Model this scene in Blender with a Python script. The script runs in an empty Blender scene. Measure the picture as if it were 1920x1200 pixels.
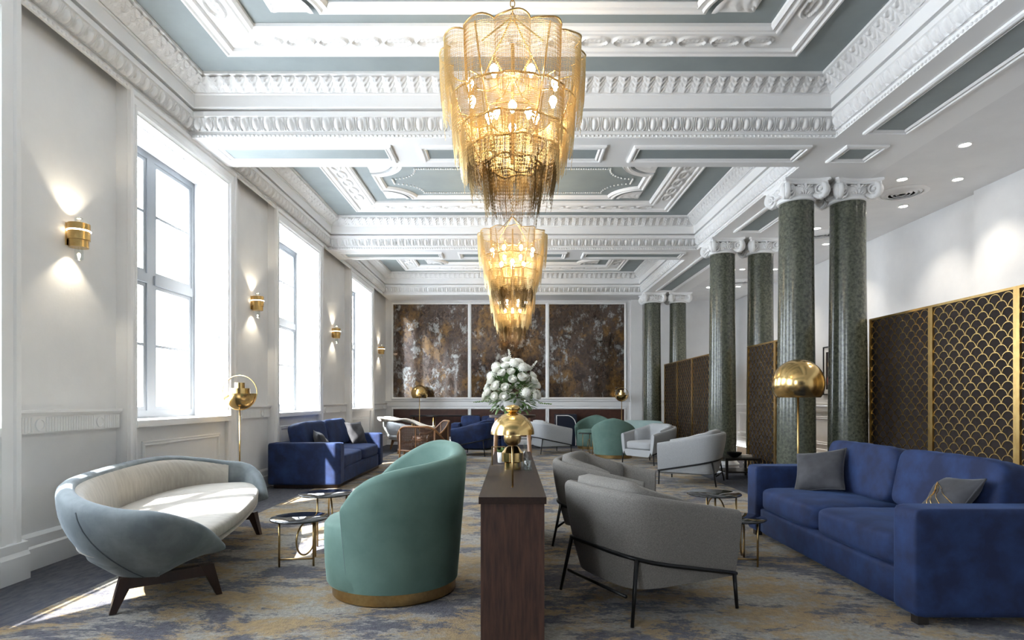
import bpy, math, random
from mathutils import Vector, Matrix
random.seed(7)
PI = math.pi
sc = bpy.context.scene
COL = sc.collection

# ------------------------------------------------------------------ camera
cam_d = bpy.data.cameras.new('camera'); cam = bpy.data.objects.new('camera', cam_d); COL.objects.link(cam)
F = 1130.0
cam.location = (0, 0, 1.25); cam.rotation_euler = (PI/2, 0, 0)
cam_d.sensor_fit = 'HORIZONTAL'; cam_d.sensor_width = 36; cam_d.lens = F*36/1920
cam_d.shift_y = 150/1920; cam_d.shift_x = -1/1920
cam_d.clip_start = 0.05
sc.camera = cam

# ------------------------------------------------------------------ sky, sun, exposure
w = bpy.data.worlds.new('sky'); sc.world = w; w.use_nodes = True
bg = w.node_tree.nodes['Background']
bg.inputs['Color'].default_value = (0.87, 0.935, 1, 1); bg.inputs['Strength'].default_value = 14.0
sun_d = bpy.data.lights.new('sun', 'SUN'); sun = bpy.data.objects.new('sun', sun_d); COL.objects.link(sun)
sun_d.energy = 27; sun_d.angle = 0.012; sun_d.color = (1, 0.95, 0.87)
sun.rotation_euler = Vector((1, 1.4, -1.6)).to_track_quat('-Z', 'Y').to_euler()
sc.view_settings.view_transform = 'Standard'; sc.view_settings.look = 'None'
sc.view_settings.exposure = 0.62; sc.view_settings.gamma = 1; sc.view_settings.use_curve_mapping = False

# bays of the left wall: (y0, y1)
BAYS = [(-3.9, -1.75), (1.5, 4.24), (5.41, 7.53), (8.76, 10.95), (12.78, 14.94)]  # first bay shifted, second widened out of view, to shape the sun patches
XW, XB = -3.56, -3.46          # wall face, window bay face
CAS, CAL = 0.24, 0.10                      # casing width
ZS, ZT = 1.06, 3.86            # window opening
SOF = 4.04                     # beam soffit
for i, (a, b) in enumerate(BAYS):      # sky portals in the window openings
    pd = bpy.data.lights.new('portal', 'AREA'); p = bpy.data.objects.new('portal', pd); COL.objects.link(p)
    pd.shape = 'RECTANGLE'; pd.size = b-a-CAS-CAL; pd.size_y = ZT-ZS; pd.cycles.is_portal = True
    p.location = (-4.02, (a+CAL+b-CAS)/2, (ZS+ZT)/2); p.rotation_euler = (PI/2, 0, -PI/2)

# ------------------------------------------------------------------ helpers
class MB:
    def __init__(s, xf=None): s.v = []; s.f = []; s.xf = xf
    def add(s, vs, fs):
        o = len(s.v)
        s.v += [tuple(s.xf(*p)) if s.xf else tuple(p) for p in vs]
        s.f += [tuple(i+o for i in f) for f in fs]
    def box(s, x0, x1, y0, y1, z0, z1):
        s.add([(x0,y0,z0),(x1,y0,z0),(x1,y1,z0),(x0,y1,z0),(x0,y0,z1),(x1,y0,z1),(x1,y1,z1),(x0,y1,z1)],
              [(0,3,2,1),(4,5,6,7),(0,1,5,4),(1,2,6,5),(2,3,7,6),(3,0,4,7)])
        return s
    def rings(s, R, cap=True, closed=False):
        n = len(R[0]); vs = [p for r in R for p in r]; fs = []
        m = len(R)
        for i in range(m if closed else m-1):
            j = (i+1) % m
            for k in range(n):
                l = (k+1) % n
                fs.append((i*n+k, i*n+l, j*n+l, j*n+k))
        if cap and not closed:
            fs.append(tuple(range(n))[::-1]); fs.append(tuple((m-1)*n+k for k in range(n)))
        s.add(vs, fs); return s
    def lathe(s, prof, n=24, c=(0,0,0), cap=True, a0=0):
        R = [[(c[0]+r*math.cos(a0+2*PI*k/n), c[1]+r*math.sin(a0+2*PI*k/n), c[2]+z) for k in range(n)] for r, z in prof]
        return s.rings(R, cap)
    def tube(s, path, r, n=8, closed=False):
        P = [Vector(p) for p in path]; m = len(P); R = []
        up = None
        for i in range(m):
            if closed: t = P[(i+1) % m]-P[i-1]
            else: t = P[min(i+1, m-1)]-P[max(i-1, 0)]
            t.normalize()
            if up is None:
                up = Vector((0,0,1)) if abs(t.z) < 0.9 else Vector((1,0,0))
            a = (up - t*up.dot(t)); 
            if a.length < 1e-5: a = t.orthogonal()
            a.normalize(); b = t.cross(a); up = a
            rr = r(i/(m-1)) if callable(r) else r
            R.append([tuple(P[i]+a*(rr*math.cos(2*PI*k/n))+b*(rr*math.sin(2*PI*k/n))) for k in range(n)])
        return s.rings(R, True, closed)
    def sweep(s, path, prof, closed=False, solid=True):
        """sweep (d,z) profile along an xy polyline; d is measured to the left of travel, mitred"""
        m = len(path); R = []
        for i in range(m):
            def nrm(a, b):
                d = (b[0]-a[0], b[1]-a[1]); L = math.hypot(*d) or 1; return (-d[1]/L, d[0]/L)
            if closed or 0 < i < m-1:
                n1 = nrm(path[i-1], path[i]); n2 = nrm(path[i], path[(i+1) % m])
                k = 1+n1[0]*n2[0]+n1[1]*n2[1]; k = max(k, 0.2)
                mm = ((n1[0]+n2[0])/k, (n1[1]+n2[1])/k)
            elif i == 0: mm = nrm(path[0], path[1])
            else: mm = nrm(path[-2], path[-1])
            R.append([(path[i][0]+mm[0]*d, path[i][1]+mm[1]*d, z) for d, z in prof])
        if solid: return s.rings(R, True, closed)
        n = len(prof); vs = [p for r in R for p in r]; fs = []
        for i in range(m if closed else m-1):
            j = (i+1) % m
            for k in range(n-1): fs.append((i*n+k, i*n+k+1, j*n+k+1, j*n+k))
        s.add(vs, fs); return s
    def cushion(s, sx, sy, sz, p=6.0, n=10, puff=0.0, c=(0,0,0), rot=None, wr=0.0):
        """soft box: super-ellipsoid of full size sx,sy,sz, puffed out towards the middle"""
        idx = {}; vs = []; fs = []
        def vert(i, j, k):
            key = (i, j, k)
            if key in idx: return idx[key]
            q = [2*t/n-1 for t in key]
            q = [math.sin(t*PI/2)*0.5+t*0.5 for t in q]
            L = sum(abs(t)**p for t in q)**(1/p)
            q = [t/L for t in q]
            zz = q[2]*(1+puff*(1-abs(q[0])**2.2)*(1-abs(q[1])**2.2))
            v = Vector((q[0]*sx/2, q[1]*sy/2, zz*sz/2))
            if wr: v.z += wr*math.sin(q[0]*7+q[1]*3)*math.sin(q[1]*9-q[0]*4)
            if rot: v = rot @ v
            idx[key] = len(vs); vs.append((v.x+c[0], v.y+c[1], v.z+c[2])); return idx[key]
        for a in range(3):
            for e in (0, n):
                for i in range(n):
                    for j in range(n):
                        def mk(u, v):
                            t = [0,0,0]; t[a] = e; t[(a+1) % 3] = u; t[(a+2) % 3] = v; return vert(*t)
                        q = (mk(i,j), mk(i+1,j), mk(i+1,j+1), mk(i,j+1))
                        fs.append(q if e else q[::-1])
        s.add(vs, fs); return s
    def pillow(s, sx, sy, th, n=14, rot=None, c=(0,0,0)):
        """throw pillow lying in xy, pinched edges, pointed corners"""
        vs = []; fs = []
        def pt(i, j, sg):
            u, v = 2*i/n-1, 2*j/n-1
            k = (1-u*u*0.98)**0.5*(1-v*v*0.98)**0.5
            e = 0.10
            x = u*(1-e*(1-abs(v)**2)*abs(u)); y = v*(1-e*(1-abs(u)**2)*abs(v))
            z = sg*th/2*k+0.012*math.sin(5*u+3*v)*k
            q = Vector((x*sx/2, y*sy/2, z))
            if rot: q = rot @ q
            return (q.x+c[0], q.y+c[1], q.z+c[2])
        for sg in (1, -1):
            o = len(vs)
            vs += [pt(i, j, sg) for j in range(n+1) for i in range(n+1)]
            for j in range(n):
                for i in range(n):
                    a = o+j*(n+1)+i; q = (a, a+1, a+n+2, a+n+1)
                    fs.append(q if sg > 0 else q[::-1])
        m = (n+1)**2
        rim = [i for i in range(n)]+[n+j*(n+1) for j in range(n)]+[n*(n+1)+n-i for i in range(n)]+[(n-j)*(n+1) for j in range(n)]
        for k in range(len(rim)):
            a, b = rim[k], rim[(k+1) % len(rim)]; fs.append((a, a+m, b+m, b))
        s.add(vs, fs); return s
    def shell(s, plan, prof, ts):
        R = []
        for t in ts:
            x, y, nx, ny = plan(t)
            R.append([(x+nx*o, y+ny*o, z) for o, z in prof(t)])
        return s.rings(R, True)
    def mesh(s, name, mat, smooth=False, ang=None):
        me = bpy.data.meshes.new(name); me.from_pydata(s.v, [], s.f)
        if mat: me.materials.append(mat)
        import bmesh
        bm = bmesh.new(); bm.from_mesh(me); bmesh.ops.recalc_face_normals(bm, faces=bm.faces); bm.to_mesh(me); bm.free()
        if smooth or ang:
            me.polygons.foreach_set('use_smooth', [True]*len(me.polygons))
            if ang: me.set_sharp_from_angle(angle=math.radians(ang))
        me.update(); return me
    def build(s, name, mat, parent=None, smooth=False, ang=None, kind=None, label=None):
        return put(name, s.mesh(name, mat, smooth, ang), parent, kind=kind, label=label)

def put(name, me, parent=None, loc=None, mat=None, kind=None, label=None):
    o = bpy.data.objects.new(name, me); COL.objects.link(o)
    if parent: o.parent = parent
    if mat is not None: o.matrix_local = mat
    elif loc: o.location = loc
    if kind: o['kind'] = kind
    if label: o['label'] = label
    return o
def tag(o, label, cat, group=None):
    o['label'] = label; o['category'] = cat
    if group: o['group'] = group
    return o
def thing(name, label, cat, loc=(0,0,0), rz=0, group=None):
    o = bpy.data.objects.new(name, None); COL.objects.link(o); o.empty_display_size = 0.1
    o.location = loc; o.rotation_euler = (0, 0, rz)
    return tag(o, label, cat, group)
def struct(name):
    o = bpy.data.objects.new(name, None); COL.objects.link(o); o['kind'] = 'structure'; return o
def kids(o): return [c for c in COL.objects if c.parent == o]
def copy_tree(o, label=None, loc=None, rz=None, parent=None, ch=None):
    if ch is None:
        ch = {}
        for q in COL.objects:
            if q.parent: ch.setdefault(q.parent.name, []).append(q)
    c = o.copy(); COL.objects.link(c); c.parent = parent
    if label: c['label'] = label
    if loc: c.location = loc
    if rz is not None: c.rotation_euler = (0, 0, rz)
    for k in ch.get(o.name, []): copy_tree(k, parent=c, ch=ch)
    return c
def hfield(name, mat, w, h, nx, ny, f):
    """relief plate in local xy, raised along z by f(u,v), u,v in -1..1"""
    mb = MB(); vs = []; fs = []
    for j in range(ny+1):
        for i in range(nx+1):
            u, v = 2*i/nx-1, 2*j/ny-1
            vs.append((u*w/2, v*h/2, f(u, v)))
    for j in range(ny):
        for i in range(nx):
            a = j*(nx+1)+i; fs.append((a, a+1, a+nx+2, a+nx+1))
    mb.add(vs, fs)
    me = bpy.data.meshes.new(name); me.from_pydata(mb.v, [], mb.f); me.materials.append(mat)
    me.polygons.foreach_set('use_smooth', [True]*len(me.polygons)); return me
def basis(o, u, v, n):
    return Matrix(((u[0],v[0],n[0],o[0]),(u[1],v[1],n[1],o[1]),(u[2],v[2],n[2],o[2]),(0,0,0,1)))
def lerp(a, b, t): return a+(b-a)*t
def sstep(a, b, x):
    t = max(0, min(1, (x-a)/(b-a))); return t*t*(3-2*t)

# ------------------------------------------------------------------ materials
def mat(name, col, rough=0.5, metal=0.0, col2=None, nscale=20, namt=1.0, bump=0.0, bscale=None, sheen=0.0, coat=0.0,
        stretch=(1,1,1), detail=4, spec=0.5, lo=0.35, hi=0.65, sheen_tint=None, rough2=None):
    m = bpy.data.materials.new(name); m.use_nodes = True
    nt = m.node_tree; b = nt.nodes['Principled BSDF']
    b.inputs['Base Color'].default_value = (*col, 1); b.inputs['Roughness'].default_value = rough
    b.inputs['Metallic'].default_value = metal; b.inputs['Specular IOR Level'].default_value = spec
    if sheen:
        b.inputs['Sheen Weight'].default_value = sheen; b.inputs['Sheen Roughness'].default_value = 0.35
        if sheen_tint: b.inputs['Sheen Tint'].default_value = (*sheen_tint, 1)
    if coat: b.inputs['Coat Weight'].default_value = coat; b.inputs['Coat Roughness'].default_value = 0.05
    if col2 or bump or rough2 is not None:
        tc = nt.nodes.new('ShaderNodeTexCoord'); mp = nt.nodes.new('ShaderNodeMapping')
        mp.inputs['Scale'].default_value = stretch
        nt.links.new(tc.outputs['Object'], mp.inputs['Vector'])
        n = nt.nodes.new('ShaderNodeTexNoise'); n.inputs['Scale'].default_value = nscale; n.inputs['Detail'].default_value = detail
        n.inputs['Roughness'].default_value = 0.6
        nt.links.new(mp.outputs['Vector'], n.inputs['Vector'])
        mr = nt.nodes.new('ShaderNodeMapRange'); mr.inputs['From Min'].default_value = lo; mr.inputs['From Max'].default_value = hi
        nt.links.new(n.outputs['Fac'], mr.inputs['Value'])
        if col2:
            mx = nt.nodes.new('ShaderNodeMix'); mx.data_type = 'RGBA'
            mx.inputs['A'].default_value = (*col, 1); mx.inputs['B'].default_value = (*col2, 1)
            nt.links.new(mr.outputs['Result'], mx.inputs['Factor']); nt.links.new(mx.outputs['Result'], b.inputs['Base Color'])
        if rough2 is not None:
            m2 = nt.nodes.new('ShaderNodeMapRange'); m2.inputs['To Min'].default_value = rough; m2.inputs['To Max'].default_value = rough2
            nt.links.new(mr.outputs['Result'], m2.inputs['Value']); nt.links.new(m2.outputs['Result'], b.inputs['Roughness'])
        if bump:
            n2 = n
            if bscale:
                n2 = nt.nodes.new('ShaderNodeTexNoise'); n2.inputs['Scale'].default_value = bscale; n2.inputs['Detail'].default_value = 3
                nt.links.new(mp.outputs['Vector'], n2.inputs['Vector'])
            bp = nt.nodes.new('ShaderNodeBump'); bp.inputs['Strength'].default_value = bump; bp.inputs['Distance'].default_value = 0.01
            nt.links.new(n2.outputs['Fac'], bp.inputs['Height']); nt.links.new(bp.outputs['Normal'], b.inputs['Normal'])
    return m
def emit(name, col, strength):
    m = bpy.data.materials.new(name); m.use_nodes = True; nt = m.node_tree
    b = nt.nodes['Principled BSDF']; b.inputs['Base Color'].default_value = (*col, 1)
    b.inputs['Emission Color'].default_value = (*col, 1); b.inputs['Emission Strength'].default_value = strength
    return m
def glassmat(name, tint=(1,1,1), refl=0.08, rough=0.0):
    m = bpy.data.materials.new(name); m.use_nodes = True; nt = m.node_tree
    for n in list(nt.nodes): nt.nodes.remove(n)
    o = nt.nodes.new('ShaderNodeOutputMaterial'); t = nt.nodes.new('ShaderNodeBsdfTransparent'); g = nt.nodes.new('ShaderNodeBsdfGlossy')
    mx = nt.nodes.new('ShaderNodeMixShader'); t.inputs['Color'].default_value = (*tint, 1); g.inputs['Roughness'].default_value = rough
    mx.inputs['Fac'].default_value = refl
    nt.links.new(t.outputs[0], mx.inputs[1]); nt.links.new(g.outputs[0], mx.inputs[2]); nt.links.new(mx.outputs[0], o.inputs['Surface'])
    return m
M = {}
M['plaster'] = mat('plaster', (.80,.80,.80), .6, col2=(.72,.72,.725), nscale=2.2, detail=6, bump=.08, bscale=40, lo=.3, hi=.8)
M['sash'] = mat('sash_grey_paint', (.20,.215,.235), .45)
M['white'] = mat('white_paint', (.83,.83,.83), .45)
M['relief'] = mat('relief_plaster', (.80,.80,.80), .55)
M['ceilblue'] = mat('ceiling_blue_paint', (.255,.295,.300), .6, col2=(.285,.325,.33), nscale=3, detail=5)
M['carpet'] = mat('navy_carpet', (.045,.05,.07), .95, col2=(.10,.10,.115), nscale=9, detail=8, stretch=(3,1,1), bump=.4, bscale=300)
M['aisle'] = mat('aisle_oak', (.32,.24,.16), .45, col2=(.26,.19,.12), nscale=6, stretch=(8,1,1))
M['brass'] = mat('brass', (.72,.50,.21), .16, 1.0, rough2=.24, nscale=30)
M['brassdark'] = mat('aged_brass', (.42,.28,.12), .28, 1.0, col2=(.50,.34,.15), nscale=40)
M['gold'] = mat('brushed_gold', (.60,.42,.17), .30, 1.0, col2=(.52,.34,.13), nscale=12)
M['chain'] = mat('gold_chain', (.68,.51,.26), .38, 1.0)
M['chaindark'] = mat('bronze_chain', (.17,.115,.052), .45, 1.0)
M['black'] = mat('black_metal', (.015,.015,.016), .35, 0.6)
M['blackwood'] = mat('black_wood', (.018,.015,.014), .3)
M['walnut'] = mat('dark_walnut', (.070,.030,.020), .45, col2=(.022,.010,.008), nscale=7, stretch=(9,9,.8), detail=8, bump=.12)
M['walnuttop'] = mat('dark_walnut_top', (.030,.016,.012), .55, spec=.25, col2=(.018,.010,.008), nscale=7, stretch=(9,.8,9), detail=8)
M['leg'] = mat('wenge_leg', (.035,.014,.010), .35, col2=(.02,.009,.007), nscale=20, stretch=(1,1,.2))
M['honey'] = mat('honey_wood', (.30,.15,.06), .35, col2=(.21,.095,.04), nscale=14, stretch=(1,1,.3))
M['rattan'] = mat('rattan', (.085,.038,.019), .5, col2=(.05,.022,.012), nscale=60)
M['bluevel'] = mat('blue_velvet', (.0025,.010,.050), .8, col2=(.010,.034,.125), nscale=6, detail=9, sheen=.12, sheen_tint=(.25,.45,1), bump=.05, bscale=200, lo=.4, hi=.75)
M['slatevel'] = mat('slate_velvet', (.10,.12,.13), .8, col2=(.20,.225,.235), nscale=5, detail=7, sheen=.25, sheen_tint=(.8,.9,1), lo=.4, hi=.75)
M['creamvel'] = mat('cream_velvet', (.42,.39,.34), .8, col2=(.34,.315,.275), nscale=8, detail=6, stretch=(1,4,1), sheen=.3, bump=.12)
M['greenvel'] = mat('green_velvet', (.082,.152,.127), .8, col2=(.125,.21,.18), nscale=4, detail=7, sheen=.28, sheen_tint=(.7,1,.9), lo=.35, hi=.75)
M['palegreen'] = mat('pale_green_fabric', (.24,.33,.32), .8, col2=(.29,.38,.37), nscale=5, sheen=.3)
M['greyfab'] = mat('grey_weave', (.142,.132,.12), .9, col2=(.235,.222,.205), nscale=160, detail=2, sheen=.08, bump=.25, lo=.3, hi=.7)
M['ltgreyfab'] = mat('light_grey_weave', (.31,.32,.33), .9, col2=(.42,.43,.44), nscale=200, detail=2, sheen=.2, bump=.2)
M['greyvel'] = mat('grey_velvet', (.030,.030,.035), .8, col2=(.055,.055,.062), nscale=8, detail=5, sheen=.15)
M['seam'] = mat('seam', (.06,.075,.085), .8)
M['smoke'] = None
M['wht'] = mat('white_ceramic', (.82,.82,.80), .25)
M['fur'] = mat('cream_throw', (.78,.70,.60), .9, col2=(.70,.60,.49), nscale=30, bump=.5, sheen=.4)
M['petal'] = mat('petal', (.93,.92,.87), .6, col2=(.88,.88,.78), nscale=30)
M['leafg'] = mat('leaf', (.09,.17,.045), .5, col2=(.17,.27,.09), nscale=30)
M['bulb'] = emit('bulb_glow', (1, .84, .56), 42)
M['sconce_glow'] = emit('sconce_glow', (1, .86, .66), 8)
M['spotglow'] = emit('downlight_glow', (1, .93, .82), 30)
M['glass'] = glassmat('window_glass', (.97,.985,1), .06)
M['clear'] = glassmat('clear_glass', (.93,.96,.96), .14)
M['smoke'] = mat('smoked_glass', (.012,.013,.015), .03, spec=.8)
M['navy'] = mat('navy_lacquer', (.012,.016,.032), .3)
M['brownleather'] = mat('brown_panel', (.075,.028,.018), .45, col2=(.05,.018,.012), nscale=10)
M['backing'] = mat('screen_backing', (.016,.009,.007), .85, col2=(.022,.013,.010), nscale=30)
M['paper'] = mat('paper', (.78,.76,.72), .8)
M['red'] = mat('print_red', (.38,.06,.035), .6)
M['ochre'] = mat('print_ochre', (.45,.26,.05), .6)
def rugmat():
    m = bpy.data.materials.new('rug_pile'); m.use_nodes = True; nt = m.node_tree; b = nt.nodes['Principled BSDF']
    b.inputs['Roughness'].default_value = .95; b.inputs['Specular IOR Level'].default_value = .15
    b.inputs['Sheen Weight'].default_value = .15
    tc = nt.nodes.new('ShaderNodeTexCoord')
    def noise(scale, det, st=(1,1,1), rough=.6, dist=0):
        mp = nt.nodes.new('ShaderNodeMapping'); mp.inputs['Scale'].default_value = st; nt.links.new(tc.outputs['Object'], mp.inputs['Vector'])
        n = nt.nodes.new('ShaderNodeTexNoise'); n.inputs['Scale'].default_value = scale; n.inputs['Detail'].default_value = det
        n.inputs['Roughness'].default_value = rough; n.inputs['Distortion'].default_value = dist
        nt.links.new(mp.outputs['Vector'], n.inputs['Vector']); return n.outputs['Fac']
    def rng(x, a, c):
        r = nt.nodes.new('ShaderNodeMapRange'); r.inputs['From Min'].default_value = a; r.inputs['From Max'].default_value = c
        nt.links.new(x, r.inputs['Value']); return r.outputs['Result']
    def mix(f, A, B):
        x = nt.nodes.new('ShaderNodeMix'); x.data_type = 'RGBA'; nt.links.new(f, x.inputs['Factor'])
        for k, v in (('A', A), ('B', B)):
            if isinstance(v, tuple): x.inputs[k].default_value = (*v, 1)
            else: nt.links.new(v, x.inputs[k])
        return x.outputs['Result']
    gold = mix(rng(noise(24, 4), .35, .65), (.36,.25,.115), (.24,.17,.09))
    beige = mix(rng(noise(40, 5), .35, .65), (.36,.34,.30), (.21,.20,.18))
    c1 = mix(rng(noise(1.9, 13, (1, 1.3, 1), .8), .46, .54), gold, beige)
    navy = mix(rng(noise(30, 4), .35, .65), (.038,.042,.066), (.10,.10,.125))
    c2 = mix(rng(noise(1.25, 13, (.8, 1.5, 1), .83, .3), .505, .535), c1, navy)
    fl = rng(noise(120, 2), .35, .75)
    c3 = mix(fl, c2, (.20,.17,.13))
    x = nt.nodes.new('ShaderNodeMix'); x.data_type = 'RGBA'; x.inputs['Factor'].default_value = .2
    nt.links.new(c2, x.inputs['A']); nt.links.new(c3, x.inputs['B'])
    nt.links.new(x.outputs['Result'], b.inputs['Base Color'])
    bp = nt.nodes.new('ShaderNodeBump'); bp.inputs['Strength'].default_value = .9; bp.inputs['Distance'].default_value = .012
    nt.links.new(noise(90, 4), bp.inputs['Height']); nt.links.new(bp.outputs['Normal'], b.inputs['Normal'])
    return m
M['rug'] = rugmat()
def patina():
    m = bpy.data.materials.new('patina_mirror'); m.use_nodes = True; nt = m.node_tree; b = nt.nodes['Principled BSDF']
    tc = nt.nodes.new('ShaderNodeTexCoord')
    def noise(scale, det, st=(1,1,1), rough=.65, dist=.6):
        mp = nt.nodes.new('ShaderNodeMapping'); mp.inputs['Scale'].default_value = st; nt.links.new(tc.outputs['Object'], mp.inputs['Vector'])
        n = nt.nodes.new('ShaderNodeTexNoise'); n.inputs['Scale'].default_value = scale; n.inputs['Detail'].default_value = det
        n.inputs['Roughness'].default_value = rough; n.inputs['Distortion'].default_value = dist
        nt.links.new(mp.outputs['Vector'], n.inputs['Vector']); return n.outputs['Fac']
    def ramp(fac, stops):
        cr = nt.nodes.new('ShaderNodeValToRGB'); e = cr.color_ramp.elements
        e[0].position, e[0].color = stops[0][0], (*stops[0][1], 1); e[1].position, e[1].color = stops[-1][0], (*stops[-1][1], 1)
        for p, c in stops[1:-1]:
            k = e.new(p); k.color = (*c, 1)
        nt.links.new(fac, cr.inputs['Fac']); return cr.outputs['Color']
    def mix(f, A, B):
        x = nt.nodes.new('ShaderNodeMix'); x.data_type = 'RGBA'; nt.links.new(f, x.inputs['Factor'])
        nt.links.new(A, x.inputs['A']); nt.links.new(B, x.inputs['B']); return x.outputs['Result']
    base = ramp(noise(5, 12, (1,1,.6), .75, .1), [(.38,(.035,.022,.016)), (.50,(.11,.072,.052)), (.60,(.07,.05,.04)), (.7,(.16,.13,.11))])
    rust = ramp(noise(9, 10, (1,1,.7), .75, .1), [(.40,(.10,.055,.022)), (.58,(.30,.17,.06))])
    rf = ramp(noise(1.7, 12, (1,1,.8), .75, .2), [(.50,(0,0,0)), (.58,(1,1,1))])
    c1 = mix(rf, base, rust)
    grey = ramp(noise(14, 8, (1,1,.5), .7, .1), [(.35,(.22,.22,.215)), (.65,(.50,.51,.50))])
    gf = ramp(noise(2.3, 15, (1.1,1,.75), .82, .15), [(.535,(0,0,0)), (.575,(1,1,1))])
    nt.links.new(mix(gf, c1, grey), b.inputs['Base Color'])
    b.inputs['Metallic'].default_value = .6; b.inputs['Roughness'].default_value = .12
    b.inputs['Coat Weight'].default_value = .5; b.inputs['Coat Roughness'].default_value = .02
    return m
M['patina'] = patina()
def marble():
    m = mat('green_marble', (.030,.036,.026), .24, col2=(.118,.124,.090), nscale=30, detail=14, lo=.34, hi=.68, coat=.15)
    return m
M['marble'] = marble()
# ================================================================== the setting
YB = 16.9        # back wall
YR = -5.0        # wall behind the camera
XR = 6.16        # right wall
# floor
fl = MB().box(-3.56, 4.75, YR, YB, -.05, 0).build('floor', M['carpet']); fl['kind'] = 'structure'
fl2 = MB().box(4.75, XR, YR, YB, -.05, 0).build('floor', M['aisle']); fl2['kind'] = 'structure'
rug = MB().box(-2.8, 3.12, -3.6, 15.4, -.01, .004).build('rug', M['rug'])
tag(rug, 'large distressed rug in gold, beige and navy under the seating', 'rug')

# ---- left wall
wl = struct('wall_left')
def wbox(nm, parent, m, *a): return MB().box(*a).build(nm, m, parent)
edges = [YR] + [e for b in BAYS for e in b] + [YB]
TOP = 4.62
for i in range(0, len(edges), 2):
    y0, y1 = edges[i], edges[i+1]
    wbox('wall_section', wl, M['plaster'], -3.96, XW, y0, y1, 0, TOP)
    if y1 < 0: continue
    # skirting and fluted chair rail of the section
    MB().sweep([(XW, y1), (XW, y0)], [(0, 0), (.045, 0), (.045, .16), (.03, .175), (.03, .24), (.012, .265), (0, .265)]).build('skirting', M['white'], wl)
    zr = 1.065 if i < 9 else 1.065
    rl = MB().sweep([(XW, y1), (XW, y0)], [(0, 1.0), (.03, 1.0), (.03, 1.13), (.035, 1.13), (.06, 1.155), (.06, 1.175), (0, 1.175)]).build('chair_rail', M['white'], wl)
    if y0 < 3: continue
    L = y1-y0; fw = .028
    n = int(L/fw)
    fm = MB().lathe([(.010, -.055), (.010, .055)], 6).mesh('flute', M['white'], ang=50)
    rd = [y0+L*.22, y0+L*.78]
    far = y0 > 9
    bigm = MB()
    for k in range(n):
        yy = y0+(k+.5)*L/n
        if min(abs(yy-r) for r in rd) < .06: continue
        if not far: put('flute', fm, rl, (XW+.03, yy, 1.065))
        else: bigm.lathe([(.010, -.055), (.010, .055)], 5, (XW+.03, yy, 1.065))
    if bigm.v: bigm.build('flutes', M['white'], rl, kind='stuff')
    for r in rd:
        MB(xf=lambda x, y, z, r=r: (XW+.03+z, r+x, 1.065+y)).lathe([(.045, 0), (.045, .012), (.036, .014), (.034, .006), (0.004, .006)], 20).build('roundel', M['white'], rl, ang=40)
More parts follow.
